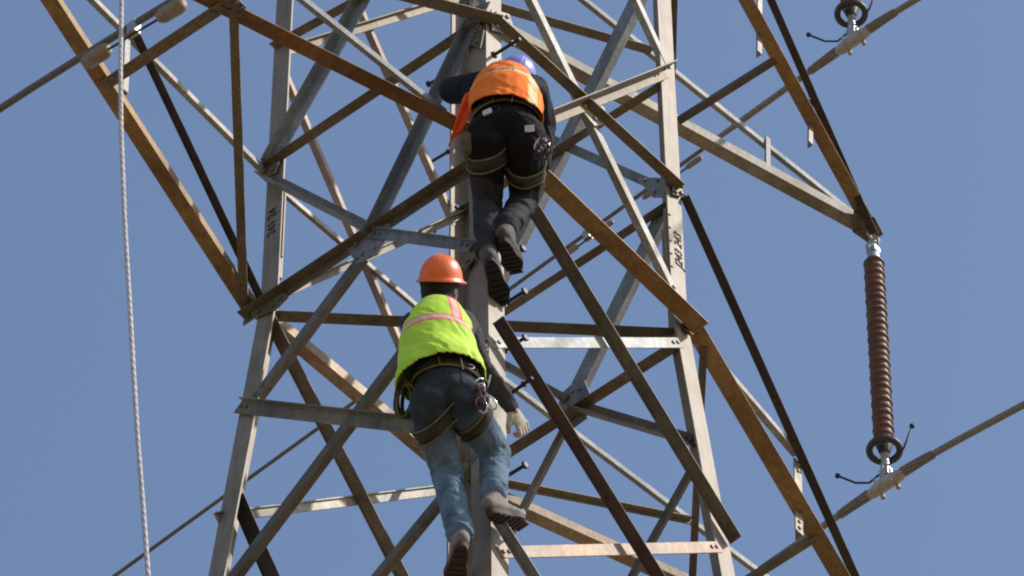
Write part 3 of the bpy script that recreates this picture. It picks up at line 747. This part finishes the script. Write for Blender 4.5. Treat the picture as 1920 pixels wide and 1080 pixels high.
# ---------------------------------------------------------------- people
def to_mesh_obj(name, bm, mat, parent, voxel, sm=3, disp=None, smooth=True):
    o = obj(name, bm, mat, parent)
    md = o.modifiers.new('r', 'REMESH'); md.mode = 'VOXEL'; md.voxel_size = voxel; md.use_smooth_shade = True
    if sm:
        s = o.modifiers.new('s', 'SMOOTH'); s.factor = .5; s.iterations = sm
    me = bpy.data.meshes.new_from_object(o.evaluated_get(bpy.context.evaluated_depsgraph_get()))
    old = o.data; o.modifiers.clear(); o.data = me; bpy.data.meshes.remove(old)
    me.name = name
    if not me.materials: me.materials.append(mat)
    base = wloc(o)
    if disp:
        me.update()
        nr = [v.normal.copy() for v in me.vertices]
        for v, n in zip(me.vertices, nr):
            v.co = v.co + n * disp(v.co + base, n)
    for f in me.polygons: f.use_smooth = True
    return o

SPH = None
def ell_pts(c, rx, ry, rz, fr):
    global SPH
    if SPH is None:
        b0 = bmesh.new(); bmesh.ops.create_icosphere(b0, subdivisions=3, radius=1)
        SPH = [v.co.copy() for v in b0.verts]; b0.free()
    c = Vector(c)
    return [c + fr[0] * (s.x * rx) + fr[1] * (s.y * ry) + fr[2] * (s.z * rz) for s in SPH]
def add_hull(bm, *pts):
    vs = [bm.verts.new(p) for ps in pts for p in ps]
    r = bmesh.ops.convex_hull(bm, input=vs)
    junk = [g for g in r['geom_interior'] if isinstance(g, bmesh.types.BMVert)]
    bmesh.ops.delete(bm, geom=junk, context='VERTS')
ID = (X, Y, Z)
def cone(bm, a, ra, b_, rb):
    add_hull(bm, ell_pts(a, ra, ra, ra, ID), ell_pts(b_, rb, rb, rb, ID))
def limb(bm, pts):
    for (a, ra), (b_, rb) in zip(pts, pts[1:]): cone(bm, a, ra, b_, rb)

def folds(amp, axis, freq, seed, extra=None):
    """cloth wrinkles: drawn-out noise ridges running across the limb axis"""
    axis = Vector(axis).normalized()
    def f(p, n):
        q = Vector((p.x, p.y, p.z)) + Vector((seed, seed * .7, 0))
        al = q.dot(axis)
        s = q - axis * al
        u = s * (freq * .28) + axis * (al * freq)
        v = noise.noise(u) * .6 + noise.noise(u * 2.1 + Vector((5, 3, 1))) * .3 + noise.noise(q * freq * 3) * .12
        r = 1 - abs(v) * 2.4
        return amp * (r * .7 + v - .42) * (extra(p) if extra else 1)
    return f

def bvh(o):
    base = wloc(o)
    me = o.data
    return BVHTree.FromPolygons([v.co + base for v in me.vertices], [list(p.vertices) for p in me.polygons])

def band(name, tree, c, nrm, half, th, mat, parent, n=56, inside=True, rad=.5, lift=.002, wob=0.0):
    """webbing strap: a closed band pulled on to the garment surface"""
    c = Vector(c); nrm = Vector(nrm).normalized(); u = nrm.orthogonal().normalized(); v = nrm.cross(u)
    ring = []
    for i in range(n):
        a = 2 * math.pi * i / n
        d = u * math.cos(a) + v * math.sin(a)
        cc = c + nrm * (wob * math.sin(2 * a + 1))
        if inside: h = tree.ray_cast(cc, d, rad)
        else: h = tree.ray_cast(cc + d * rad, -d, rad)
        ring.append((h[0] if h[0] else None, d, cc))
    rr = [(p - cc).length if p else None for p, d, cc in ring]
    good = [x for x in rr if x]
    if not good: return None
    av = sum(good) / len(good)
    rr = [min(x, av * 1.6) if x else av for x in rr]
    for _ in range(3): rr = [max(rr[i], (rr[i - 1] + rr[i] + rr[(i + 1) % n]) / 3) for i in range(n)]
    bm = bmesh.new(); rows = []
    for i in range(n):
        d, cc = ring[i][1], ring[i][2]
        r0 = rr[i] + lift
        rows.append([bm.verts.new(cc + d * (r0 + a) + nrm * b_) for a, b_ in ((0, -half), (th, -half), (th * 1.2, 0), (th, half), (0, half))])
    for i in range(n):
        A_, B_ = rows[i], rows[(i + 1) % n]
        for k in range(5): bm.faces.new((A_[k], A_[(k + 1) % 5], B_[(k + 1) % 5], B_[k]))
    return obj(name, fix(bm), mat, parent, smooth=True)

def helmet(parent, c, up, fwd, s, mat):
    """hard hat: ribbed dome, brim longer over the eyes"""
    up = up.normalized(); fwd = (fwd - up * fwd.dot(up)).normalized(); side = up.cross(fwd)
    bm = bmesh.new(); n = 64; rows = []
    prof = [(0.0, 1.0), (.12, .995), (.25, .975), (.4, .93), (.55, .86), (.7, .745), (.82, .60), (.91, .44), (.97, .26), (1.0, .08)]
    def P(h, r, a, out=0):
        x = math.cos(a); y = math.sin(a)
        rib = 1 + (.030 * math.exp(-((y) / .10) ** 2) + .018 * math.exp(-((abs(y) - .34) / .07) ** 2)) * min(1, h * 3) 
        k = r * (rib if h > 0 else 1)
        return c + fwd * (x * .128 * s * k) + side * (y * .104 * s * k) + up * (h * .135 * s * (rib if h > .5 else 1))
    # brim underside, lip, top of brim, dome
    def brim(a, rr, h):
        x = math.cos(a); ext = 1 + rr * (1.0 + (1.1 * max(0, x) ** 2))
        return c + fwd * (x * .128 * s * ext) + side * (math.sin(a) * .104 * s * ext) + up * h
    rows.append([bm.verts.new(brim(2 * math.pi * k / n, -.06, .004 * s)) for k in range(n)])
    rows.append([bm.verts.new(brim(2 * math.pi * k / n, .13, -.012 * s)) for k in range(n)])
    rows.append([bm.verts.new(brim(2 * math.pi * k / n, .14, -.006 * s)) for k in range(n)])
    rows.append([bm.verts.new(brim(2 * math.pi * k / n, .03, .004 * s)) for k in range(n)])
    for h, r in prof[1:]:
        rows.append([bm.verts.new(P(h, r, 2 * math.pi * k / n)) for k in range(n)])
    for r0, r1 in zip(rows, rows[1:]):
        for k in range(n): bm.faces.new((r0[k], r0[(k + 1) % n], r1[(k + 1) % n], r1[k]))
    bm.faces.new(rows[-1])
    o = obj('helmet', fix(bm), mat, parent, smooth=True)
    bm = bmesh.new()                                   # inner liner and chin strap
    add_hull(bm, ell_pts(c + up * .012, .112 * s, .092 * s, .05, (fwd, side, up)))
    l = obj('helmet_liner', fix(bm), M['hair'], parent, smooth=True)
    return o

def hand(name, wrist, palm_dir, curl_dir, mat, parent, thumb=1, s=1.0):
    """gloved hand closed round a bar: palm, four unequal bent fingers, thumb from the side"""
    wrist = Vector(wrist); f = palm_dir.normalized(); c = (curl_dir - f * curl_dir.dot(f)).normalized(); a = f.cross(c)
    bm = bmesh.new()
    pc = wrist + f * .055 * s
    add_hull(bm, ell_pts(wrist, .026 * s, .024 * s, .022 * s, (a, f, c)), ell_pts(pc, .040 * s, .030 * s, .017 * s, (a, f, c)))
    add_hull(bm, ell_pts(pc, .038 * s, .028 * s, .016 * s, (a, f, c)), ell_pts(wrist + f * .088 * s, .040 * s, .014 * s, .014 * s, (a, f, c)))
    for i, (o, L) in enumerate(((-.031, .80), (-.0105, .95), (.0105, 1.0), (.031, .90))):
        k = wrist + f * .092 * s + a * (o * s)
        p1 = k + (f * .034 + c * .014) * s * L
        p2 = p1 + (f * .004 + c * .028) * s * L + a * (-o * .12 * s)
        p3 = p2 + (-f * .020 + c * .010) * s * L
        limb(bm, [(k, .0115 * s), (p1, .0105 * s), (p2, .0098 * s), (p3, .0085 * s)])
    t0 = wrist + f * .03 * s + a * (.030 * thumb * s)
    t1 = t0 + (f * .026 + a * .024 * thumb + c * .018) * s
    t2 = t1 + (f * .026 + a * .000 * thumb + c * .020) * s
    limb(bm, [(t0, .015 * s), (t1, .0125 * s), (t2, .0105 * s)])
    cuff = wrist - f * .045 * s
    cone(bm, wrist, .027 * s, cuff, .033 * s)
    return to_mesh_obj(name, bm, mat, parent, .0035, 2)

def shoe(heel, toe, ankle, mat, smat, parent):
    heel, toe, ankle = Vector(heel), Vector(toe), Vector(ankle)
    f = (toe - heel).normalized(); u = (ankle - heel); u = (u - f * u.dot(f)).normalized(); s = f.cross(u)
    L = .242; h = heel
    root = None
    bm = bmesh.new()
    fr = (f, s, u)
    add_hull(bm, ell_pts(h + f * .015 + u * .035, .040, .034, .032, fr), ell_pts(h + f * .10 + u * .030, .045, .037, .032, fr), ell_pts(ankle.lerp(h, .25) + f * .01, .047, .041, .030, fr))
    add_hull(bm, ell_pts(h + f * .10 + u * .035, .04, .036, .035, fr), ell_pts(h + f * .185 + u * .020, .050, .046, .026, fr))
    add_hull(bm, ell_pts(h + f * .185 + u * .018, .045, .046, .026, fr), ell_pts(h + f * (L - .035) + u * .014, .040, .036, .018, fr))
    up = to_mesh_obj('shoe', bm, mat, parent, .005, 3, folds(.003, f, 30, 2))
    bm = bmesh.new(); base = h - u * .004
    outl = []
    for i in range(40):
        a = 2 * math.pi * i / 40; x = math.cos(a); y = math.sin(a)
        px_ = L / 2 - .01 + x * (L / 2 + .004)
        tt = px_ / L
        wd = .036 + .016 * math.exp(-((tt - .72) / .22) ** 2) - .004 * math.exp(-((tt - .42) / .12) ** 2)
        yy = math.copysign(abs(y) ** .7, y) * wd
        outl.append(base + f * px_ + s * yy)
    v0 = [bm.verts.new(p - u * .016) for p in outl]; v1 = [bm.verts.new(p + u * .008) for p in outl]
    bm.faces.new(v0[::-1]); bm.faces.new(v1)
    for i in range(40):
        j = (i + 1) % 40; bm.faces.new((v0[i], v0[j], v1[j], v1[i]))
    for i in range(7):                                # tread bars and heel block
        q = base + f * (.035 + .03 * i + (.015 if i > 1 else 0)) - u * .019
        add_box(bm, q, (f, s, u), (.009, .030 + .008 * (i in (4, 5)), .0025))
    so = obj('sole', fix(bm), smat, up)
    so2 = bmesh.new()
    for i in range(4):
        q = h + f * (.115 + .018 * i) + u * (.062 - .007 * i)
        add_tube(so2, [q - s * .022, q + u * .008, q + s * .022], .0028, 6)
    obj('laces', fix(so2), M['whitecord'] if mat is M['shoetan'] else M['soleblack'], up)
    return up

def tone_shade_attr(o, fn):
    base = wloc(o); me = o.data
    a = me.attributes.new('fade', 'FLOAT', 'POINT')
    for i, v in enumerate(me.vertices): a.data[i].value = fn(v.co + base)

def seg_d(p, a, b_):
    ab = b_ - a; t_ = max(0, min(1, (p - a).dot(ab) / ab.length_squared)); return (p - (a + ab * t_)).length, t_

def person(J, cfg):
    J = {k: Vector(v) for k, v in J.items()}
    lat = (J['shR'] - J['shL']).normalized()
    spine = (J['nk'] - J['hip']).normalized()
    lat = (lat - spine * lat.dot(spine)).normalized()
    back = spine.cross(lat)
    if back.dot(-VIEW) < 0: back = -back
    fr = (lat, back, spine)
    root = empty('person', J['hip'], cfg['label'], 'person', 'climbing line workers')
    hc = J['head']
    hup = cfg['head_up'].normalized(); hf = (cfg['head_fwd'] - hup * cfg['head_fwd'].dot(hup)).normalized(); hs = hup.cross(hf)
    hfr = (hf, hs, hup)
    # ---- body: one continuous skin surface
    bm = bmesh.new()
    add_hull(bm, ell_pts(hc + hup * .02, .092, .072, .095, hfr), ell_pts(hc - hup * .05 + hf * .03, .060, .052, .05, hfr))
    add_hull(bm, ell_pts(hc + hf * .095 - hup * .01, .014, .011, .012, hfr), ell_pts(hc + hf * .083 + hup * .025, .010, .008, .010, hfr))     # nose
    add_hull(bm, ell_pts(hc + hf * .083 - hup * .047, .010, .022, .006, hfr))                                                         # lips
    add_hull(bm, ell_pts(hc + hf * .072 - hup * .082, .018, .020, .015, hfr))                                                         # chin
    for s in (-1, 1):
        add_hull(bm, ell_pts(hc + hs * (.073 * s) - hup * .005 - hf * .008, .017, .007, .028, hfr))                                       # ears
        add_hull(bm, ell_pts(hc + hf * .080 + hs * (.032 * s) + hup * .036, .010, .020, .006, hfr))                                      # brows
    cone(bm, hc - hup * .05, .052, J['nk'] - spine * .01, .058)
    add_hull(bm, ell_pts(J['shL'], .045, .045, .045, fr), ell_pts(J['nk'] - spine * .03, .055, .05, .04, fr), ell_pts(J['shR'], .045, .045, .045, fr), ell_pts(J['chest'], .115, .08, .07, fr))
    add_hull(bm, ell_pts(J['chest'], .115, .08, .07, fr), ell_pts(J['waist'], .105, .075, .05, fr))
    add_hull(bm, ell_pts(J['waist'], .105, .075, .05, fr), ell_pts(J['hip'], .125, .09, .07, fr))
    for s in 'LR':
        limb(bm, [(J['sh' + s], .046), (J['el' + s], .036), (J['ha' + s], .024)])
        limb(bm, [(J['hip' + s], .075), (J['kn' + s], .044), (J['an' + s], .028)])
        f = (J['to' + s] - J['he' + s]).normalized()
        limb(bm, [(J['an' + s], .027), (J['he' + s] + f * .03 + (J['an' + s] - J['he' + s]) * .35, .022), (J['he' + s] + f * .17 + (J['an' + s] - J['he' + s]).normalized() * .02, .02)])
    to_mesh_obj('body', bm, M['skin'], root, .007, 2)
    for s in (-1, 1):
        bm = bmesh.new(); add_hull(bm, ell_pts(hc + hf * .083 + hs * (.030 * s) + hup * .018, .008, .012, .008, hfr))
        obj('eye', fix(bm), M['eye'], root, smooth=True)
    # ---- hood / hair
    bm = bmesh.new()
    add_hull(bm, ell_pts(hc + hup * .022 - hf * .012, .094, .082, .090, hfr), ell_pts(hc - hup * .045 - hf * .022, .066, .066, .05, hfr))
    add_hull(bm, ell_pts(hc - hup * .055 - hf * .01, .070, .070, .045, hfr), ell_pts(J['nk'] + spine * .005, .072, .072, .035, fr))
    to_mesh_obj('hood', bm, M['hair'], root, .006, 2, folds(.005, hup, 24, 3))
    # ---- shirt with sleeves
    sr = cfg['sleeve']
    bm = bmesh.new()
    add_hull(bm, ell_pts(J['shL'], sr[0], sr[0], sr[0], fr), ell_pts(J['nk'] - spine * .04, .07, .07, .04, fr), ell_pts(J['shR'], sr[0], sr[0], sr[0], fr), ell_pts(J['chest'], .135, .095, .08, fr))
    add_hull(bm, ell_pts(J['chest'], .135, .095, .08, fr), ell_pts(J['waist'], .128, .095, .05, fr))
    add_hull(bm, ell_pts(J['waist'], .128, .095, .05, fr), ell_pts(J['waist'].lerp(J['hip'], .6), .135, .10, .05, fr))
    for s in 'LR':
        sh, el, ha = J['sh' + s], J['el' + s], J['ha' + s]
        limb(bm, [(sh, sr[0]), (sh.lerp(el, .5), sr[1]), (el, sr[2]), (el.lerp(ha, .5), sr[3]), (el.lerp(ha, .9), sr[3] * .82)])
    to_mesh_obj('shirt', bm, cfg['shirt'], root, .006, 3, folds(.010, spine + lat * .4, 15, 1))
    # ---- trousers
    pr = cfg['leg']
    bm = bmesh.new()
    add_hull(bm, ell_pts(J['waist'].lerp(J['hip'], .12), cfg['hipw'] * .88, .105, .035, fr), ell_pts(J['hip'], cfg['hipw'], .125, .075, fr))
    for s in 'LR':
        hp, kn, an = J['hip' + s], J['kn' + s], J['an' + s]
        bt = hp + back * .022 + spine * .025
        add_hull(bm, ell_pts(bt, pr[0], .088, .09, fr), ell_pts(J['hip'] + spine * .03, .08, .11, .06, fr))
        limb(bm, [(hp, pr[0]), (hp.lerp(kn, .5), pr[1]), (kn, pr[2]), (kn.lerp(an, .3), pr[3]), (kn.lerp(an, .75), pr[4]), (an + (an - kn).normalized() * .0, pr[5])])
    def knee(p):
        k = 0
        for s in 'LR':
            d1, t1 = seg_d(p, J['hip' + s], J['kn' + s]); d2, t2 = seg_d(p, J['kn' + s], J['an' + s])
            if t2 > .02 and d2 < .13: k = max(k, .75 + .8 * math.exp(-(t2 / .25) ** 2) + .9 * t2 ** 3)
            elif d1 < .15: k = max(k, .45 + .6 * t1 ** 3)
        return k or .4
    tr = to_mesh_obj('trousers', bm, cfg['trouser'], root, .0055, 3, folds(.0135, Z * .9 + lat * .25, 21, cfg['seed'], knee))
    def fade(p):  # full at the seat, easing down the thigh; on the jeans partly painted shade
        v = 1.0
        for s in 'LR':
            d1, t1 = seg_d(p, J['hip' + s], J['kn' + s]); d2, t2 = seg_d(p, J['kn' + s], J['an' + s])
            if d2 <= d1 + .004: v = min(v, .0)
            else: v = min(v, max(0, min(1, (cfg['tone_shade0'] + .15 - t1) / .40)))
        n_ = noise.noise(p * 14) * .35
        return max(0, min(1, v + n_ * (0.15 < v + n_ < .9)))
    tone_shade_attr(tr, fade)
    tree = bvh(tr)
    # ---- vest
    bm = bmesh.new()
    V = cfg['vest']
    prev = None
    for (c_, a_, b_, h_) in V['rings'](J, fr):
        q = ell_pts(c_, a_, b_, h_, fr)
        if prev: add_hull(bm, prev, q)
        prev = q
    vo = to_mesh_obj('vest', bm, M[V['mat']], root, .006, 4, folds(V['amp'], spine * .6 + lat * .8, 12, cfg['seed'] + 4))
    me = vo.data; base = wloc(vo)
    tl = (J['nk'] - J['waist']).length
    at = me.attributes.new('vt', 'FLOAT', 'POINT'); as_ = me.attributes.new('vs', 'FLOAT', 'POINT')
    for i, v in enumerate(me.vertices):
        p = v.co + base - J['waist']
        s_ = p.dot(lat); t_ = p.dot(spine) / tl
        at.data[i].value = t_ + V['arch'](s_); as_.data[i].value = s_
    bm = bmesh.new(); bm.from_mesh(me)
    dead = [v for v in bm.verts if V['cut'](v.co + base, J, fr)]
    bmesh.ops.delete(bm, geom=dead, context='VERTS')
    bm.to_mesh(me); bm.free()
    sm = vo.modifiers.new('s', 'SOLIDIFY'); sm.thickness = .005; sm.offset = 1
    # ---- shoes and gloves
    for s in 'LR':
        shoe(J['he' + s], J['to' + s], J['an' + s], cfg['shoe'], cfg['sole'], root)
        ha = J['ha' + s]; fd = (ha - J['el' + s]).normalized()
        hand('glove', ha - fd * .02, fd, cfg['curl' + s], cfg['glove'], root, thumb=1 if s == 'L' else -1, s=cfg.get('hs', 1.0))
    helmet(root, hc + hup * .035, hup, hf, cfg['helm_s'], cfg['helmet'])
    # ---- harness: waist belt, leg loops with yellow edges
    hb = J['waist'].lerp(J['hip'], cfg['belt'])
    w_ = band('harness_belt', tree, hb, spine, .029, .009, M['web'], root, inside=True, lift=.006, rad=.3)
    if w_:
        for q in (-.031, .031):
            band('belt_edge', tree, hb + spine * q, spine, .0035, .009, M['yellowtape'], w_, lift=.006, rad=.3)
    rb = random.Random(cfg['seed'] + 11)
    for i, q in enumerate((-.10, -.062, -.02, .03, .075, .11)):
        c0 = hb + lat * q
        h = tree.ray_cast(c0 + back * .5, -back, .7)
        if not h[0]: continue
        p = h[0] + back * .018
        bm = bmesh.new()
        if i % 2 == 0:
            add_torus(bm, p - spine * .012, back, .013, .0035, 20, 8, 1.3, lat)
            obj('belt_ring', fix(bm), M['chrome'] if i == 4 else M['bolt'], root, smooth=True)
        else:
            add_tube(bm, [p + spine * .02, p + back * .010, p - spine * (.035 + rb.uniform(0, .03)) + back * .006 + lat * rb.uniform(-.012, .012)], .0032, 6)
            obj('cord_tail', fix(bm), M['yellowtape'] if i % 3 else M['whitecord'], root, smooth=True)
    # back pockets: stitched outlines following the seat of the trousers
    for sg in (-1, 1):
        mid = J['hip'] + lat * (.068 * sg) + spine * .012
        P = []
        for (u_, v_) in ((-.034, .035), (.034, .035), (.036, -.02), (0, -.042), (-.036, -.02), (-.034, .035)):
            P.append(mid + lat * u_ + spine * v_)
        Q = []
        for a_, b_ in zip(P, P[1:]):
            for k in range(5):
                h = tree.ray_cast(a_.lerp(b_, k / 5) + back * .5, -back, .7)
                if h[0]: Q.append(h[0] + back * .001)
        if len(Q) > 8:
            bm = bmesh.new(); add_tube(bm, Q + [Q[0]], .0022, 6)
            obj('back_pocket', fix(bm), cfg['seam'], tr, smooth=True)
    for s in 'LR':
        hp, kn = J['hip' + s], J['kn' + s]
        c_ = hp.lerp(kn, cfg['loop' + s]); n_ = (kn - hp).normalized() + cfg['tilt' + s]
        lo = band('leg_strap', tree, c_, n_, .026, .006, M['web'], root, rad=.2)
        if lo:
            nn = n_.normalized()
            band('strap_edge', tree, c_ + nn * .030, n_, .0035, .009, M['yellowtape'], lo, rad=.2)
            band('strap_edge', tree, c_ - nn * .030, n_, .0030, .008, M['yellowtape'], lo, rad=.2)
    return root, J, fr, tree

# ---- worker in the lime vest
def rings_g(J, fr):
    lat, back, sp = fr
    n, c, wv = J['nk'], J['chest'], J['waist']
    return [(n + sp * .012 - lat * .004, .085, .065, .030), (n.lerp(c, .45) - lat * .008, .132, .092, .05), (c - lat * .014, .152, .112, .06),
            (c.lerp(wv, .5) - lat * .020, .165, .125, .06), (wv + back * .018 - lat * .020, .180, .142, .06), (wv - sp * .09 + back * .01 - lat * .028, .190, .15, .04)]
def cut_g(p, J, fr):
    q = p - J['waist']; s_ = q.dot(fr[0]); b_ = q.dot(fr[1]); h = q.dot(fr[2])
    hem = -.045 + s_ * .10 - .30 * max(0, -s_ - .10) - .03 * max(0, -b_ * 5)
    hem -= .25 * max(0, s_ - .14)
    return h < hem or (p - J['nk']).dot(fr[2]) > .034
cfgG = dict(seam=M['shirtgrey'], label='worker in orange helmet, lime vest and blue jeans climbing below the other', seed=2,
    head_up=UPV + RIGHT * .03 + Z * .05, head_fwd=VIEW + RIGHT * .55, shirt=M['shirtgrey'], trouser=M['jeans'], sleeve=(.058, .055, .050, .042),
    leg=(.082, .076, .064, .061, .057, .055), hipw=.146, tone_shade0=.38, shoe=M['shoetan'], sole=M['sole'], glove=M['glove'], helmet=M['helmeto'], helm_s=.84, hs=.96,
    curlL=RIGHT + VIEW * .3, curlR=-RIGHT * .2 - UPV * .6 + VIEW * .5, belt=.28, loopL=.26, loopR=.26, tiltL=RIGHT * .55, tiltR=RIGHT * .45,
    vest=dict(rings=rings_g, mat='vestgreen', amp=.015, cut=cut_g, arch=lambda s: .9 * s * s * 4 * .5))
rG, JG, frG, treeG = person(GREEN, cfgG)

# ---- worker in the orange vest
def rings_o(J, fr):
    lat, back, sp = fr
    n, c, wv = J['nk'], J['chest'], J['waist']
    return [(n - sp * .008, .095, .07, .03), (n.lerp(c, .5), .118, .10, .05), (c, .136, .115, .06), (c.lerp(wv, .5) + back * .02, .152, .135, .05), (wv + back * .03 + sp * .02, .162, .150, .04), (wv + back * .025 - sp * .10, .160, .145, .04), (wv + back * .02 - sp * .18, .165, .145, .04)]
def cut_o(p, J, fr):
    q = p - J['waist']; s_ = q.dot(fr[0]); b_ = q.dot(fr[1]); h = q.dot(fr[2])
    hem = -.055 - .50 * max(0, s_ - .03) + .15 * max(0, -s_ - .05) - .65 * max(0, b_)
    return h < hem or (p - J['nk']).dot(fr[2]) > .03
cfgO = dict(seam=M['shirtgrey'], label='upper worker in orange vest and charcoal trousers hugging the near tower leg', seed=6,
    head_up=UPV + RIGHT * .45, head_fwd=VIEW - UPV * .3, shirt=M['shirtblack'], trouser=M['trousers'], sleeve=(.068, .066, .060, .050),
    leg=(.088, .079, .064, .061, .057, .054), hipw=.156, tone_shade0=1.3, shoe=M['shoedark'], sole=M['soleblack'], glove=M['glovedark'], helmet=M['helmetb'], helm_s=.88,
    curlL=RIGHT, curlR=-RIGHT + VIEW * .3, belt=.45, loopL=.24, loopR=.44, tiltL=RIGHT * .25 + Z * .2, tiltR=Z * .2,
    vest=dict(rings=rings_o, mat='vestorange', amp=.014, cut=cut_o, arch=lambda s: 1.5 * s * s))
rO, JO, frO, treeO = person(ORANGE, cfgO)

# the loose left front of the orange vest hanging away from the body
lat, back, sp = frO
bm = bmesh.new()
A, B_ = JO['flapA'], JO['flapB']
rows = []
for i in range(15):
    u = i / 14
    c_ = A.lerp(B_, u)
    row = []
    wd = .060 - .028 * u
    for j in range(9):
        v_ = j / 8 - .5
        row.append(bm.verts.new(c_ + RIGHT * (v_ * wd * 2 * .8) + VIEW * (v_ * .05) - VIEW * (.016 * math.sin(j * 1.3 + u * 3)) + UPV * (.014 * math.sin(u * 5 + j * .5) + v_ * .03)))
    rows.append(row)
for r0, r1 in zip(rows, rows[1:]):
    for k in range(8): bm.faces.new((r0[k], r0[k + 1], r1[k + 1], r1[k]))
fo = obj('vest_flap', fix(bm), M['flap'], rO, smooth=True)
sm = fo.modifiers.new('s', 'SOLIDIFY'); sm.thickness = .004
tree = bvh([c for c in rO.children if c.name.startswith('vest') and 'flap' not in c.name][0])
# illegible print on the back tape: a row of small dark strokes
bm = bmesh.new()
rnd = random.Random(3)
for i in range(9):
    q = JO['waist'] + sp * ((JO['nk'] - JO['waist']).length * .262) + lat * (-.075 + i * .0135)
    h = tree.ray_cast(q + back * .4, -back, .6)
    if h[0]:
        for s in (-1, 1):
            add_box(bm, h[0] + back * .007 + lat * (.003 * s), (lat, back, sp), (.0012, .0012, .009))
        add_box(bm, h[0] + back * .007 + sp * rnd.choice((-.008, 0, .008)), (lat, back, sp), (.004, .0012, .0012))
obj('print_marks', fix(bm), M['ink'], rO)

def snap(tree, p, off=.01):
    p = Vector(p)
    loc, n, i, d = tree.ray_cast(p - VIEW * 1.5, VIEW, 3)
    if loc is None:
        loc, n, i, d = tree.find_nearest(p)
    return loc + n * off, n
for nm in ('tagA', 'tagB'):
    p, n = snap(treeO, JO[nm], .012)
    u = (sp - n * sp.dot(n)).normalized(); s = u.cross(n)
    bm = bmesh.new(); add_box(bm, p, (s, u, n), (.021, .015, .004))
    bmesh.ops.bevel(bm, geom=bm.edges[:], offset=.003, segments=2)
    obj('belt_label', fix(bm), M['tag'], rO)

def gear_cluster(at, root_label, cat, n, mats, grp=None, length=.16, seed=1, spread=.03, name='gear_rack'):
    rnd = random.Random(seed)
    r = empty(name, at, root_label, cat)
    at = Vector(at)
    for i in range(n):
        o = RIGHT * rnd.uniform(-spread, spread) - VIEW * rnd.uniform(0, .03)
        c_ = at + o - Z * rnd.uniform(.03, length * .8)
        bm = bmesh.new()
        ax = (VIEW + RIGHT * rnd.uniform(-.9, .9)).normalized()
        add_torus(bm, c_, ax, .020, .0048, 26, 8, 1.75, Z + RIGHT * rnd.uniform(-.5, .5))
        obj('carabiner', fix(bm), mats[i % len(mats)], r, smooth=True)
    return r
pk, nk = snap(treeG, JG['rack'], .02); pk = pk - VIEW * .05
gr = gear_cluster(pk, 'bunch of silver and dark red carabiners on the right hip of the jeans wearer', 'climbing gear', 15, [M['chrome'], M['cord'], M['bolt']], length=.22, seed=4, spread=.042)
for k, (a, b_, c_, mt, rr) in enumerate((((.03, .0, .02), (.0, -.08, .03), (-.028, -.165, .03), 'whitecord', .0055), ((-.02, 0, .02), (-.03, -.06, .035), (-.030, -.12, .03), 'cord', .007),
        ((.0, 0, .03), (-.008, -.07, .04), (-.018, -.13, .03), 'cord', .007), ((.035, .02, .01), (.02, -.05, .03), (-.02, -.13, .04), 'whitecord', .004))):
    P = [pk + RIGHT * q[0] + UPV * q[1] - VIEW * q[2] for q in (a, b_, c_)]
    Q = [P[0].lerp(P[1], t_).lerp(P[1].lerp(P[2], t_), t_) for t_ in [i / 10 for i in range(11)]]
    bm = bmesh.new(); add_tube(bm, Q, rr, 8); obj('lanyard', fix(bm), M[mt], gr, smooth=True)
bm = bmesh.new(); q = pk + RIGHT * -.028 + UPV * -.12 - VIEW * .04
add_hull(bm, ell_pts(q, .016, .024, .012, (RIGHT, UPV, VIEW)), ell_pts(q - UPV * .02, .010, .02, .010, (RIGHT, UPV, VIEW)))
obj('pulley', fix(bm), M['bright'], gr, smooth=True)

pk, nk = snap(treeG, JG['coil'], .02); pk = pk - VIEW * .03 - RIGHT * .01
cr = empty('rope_coil', pk, 'dark cord coil with yellow strands on the left hip of the jeans wearer', 'rope coil')
rnd = random.Random(5)
for i in range(11):
    bm = bmesh.new()
    add_torus(bm, pk - UPV * (.015 + rnd.uniform(-.012, .012)) + RIGHT * rnd.uniform(-.02, .012) - VIEW * rnd.uniform(-.01, .02), VIEW + RIGHT * rnd.uniform(-.8, .8), .036, .0055, 28, 8, 1.9, UPV + RIGHT * rnd.uniform(.0, .35))
    obj('cord_loop', fix(bm), M['yellowtape'] if i % 3 == 1 else M['web'], cr, smooth=True)
pk, nk = snap(treeO, JO['gear'], .02); pk = pk - VIEW * .04
gear_cluster(pk, 'silver and red clips on the right hip of the orange vest wearer', 'climbing gear', 6, [M['chrome'], M['cord'], M['web']], length=.16, seed=9, spread=.022)
pk, nk = snap(treeO, JO['pouch'], .015)
bm = bmesh.new()
add_hull(bm, ell_pts(pk, .030, .020, .03, (RIGHT, VIEW, UPV)), ell_pts(pk - UPV * .05, .026, .018, .024, (RIGHT, VIEW, UPV)))
po = to_mesh_obj('tool_pouch', bm, plain('olive canvas', (.10, .10, .06), .85), rO, .005, 2, folds(.005, Z, 30, 3))

for o in list(bpy.data.objects):
    if o.type == 'MESH' and o.name.split('.')[0] in ('diagonal_brace', 'horizontal_strut', 'arm_chord', 'arm_strut', 'arm_brace', 'leg', 'gusset_plate'):
        md = o.modifiers.new('b', 'BEVEL'); md.width = .0012; md.segments = 1; md.limit_method = 'ANGLE'
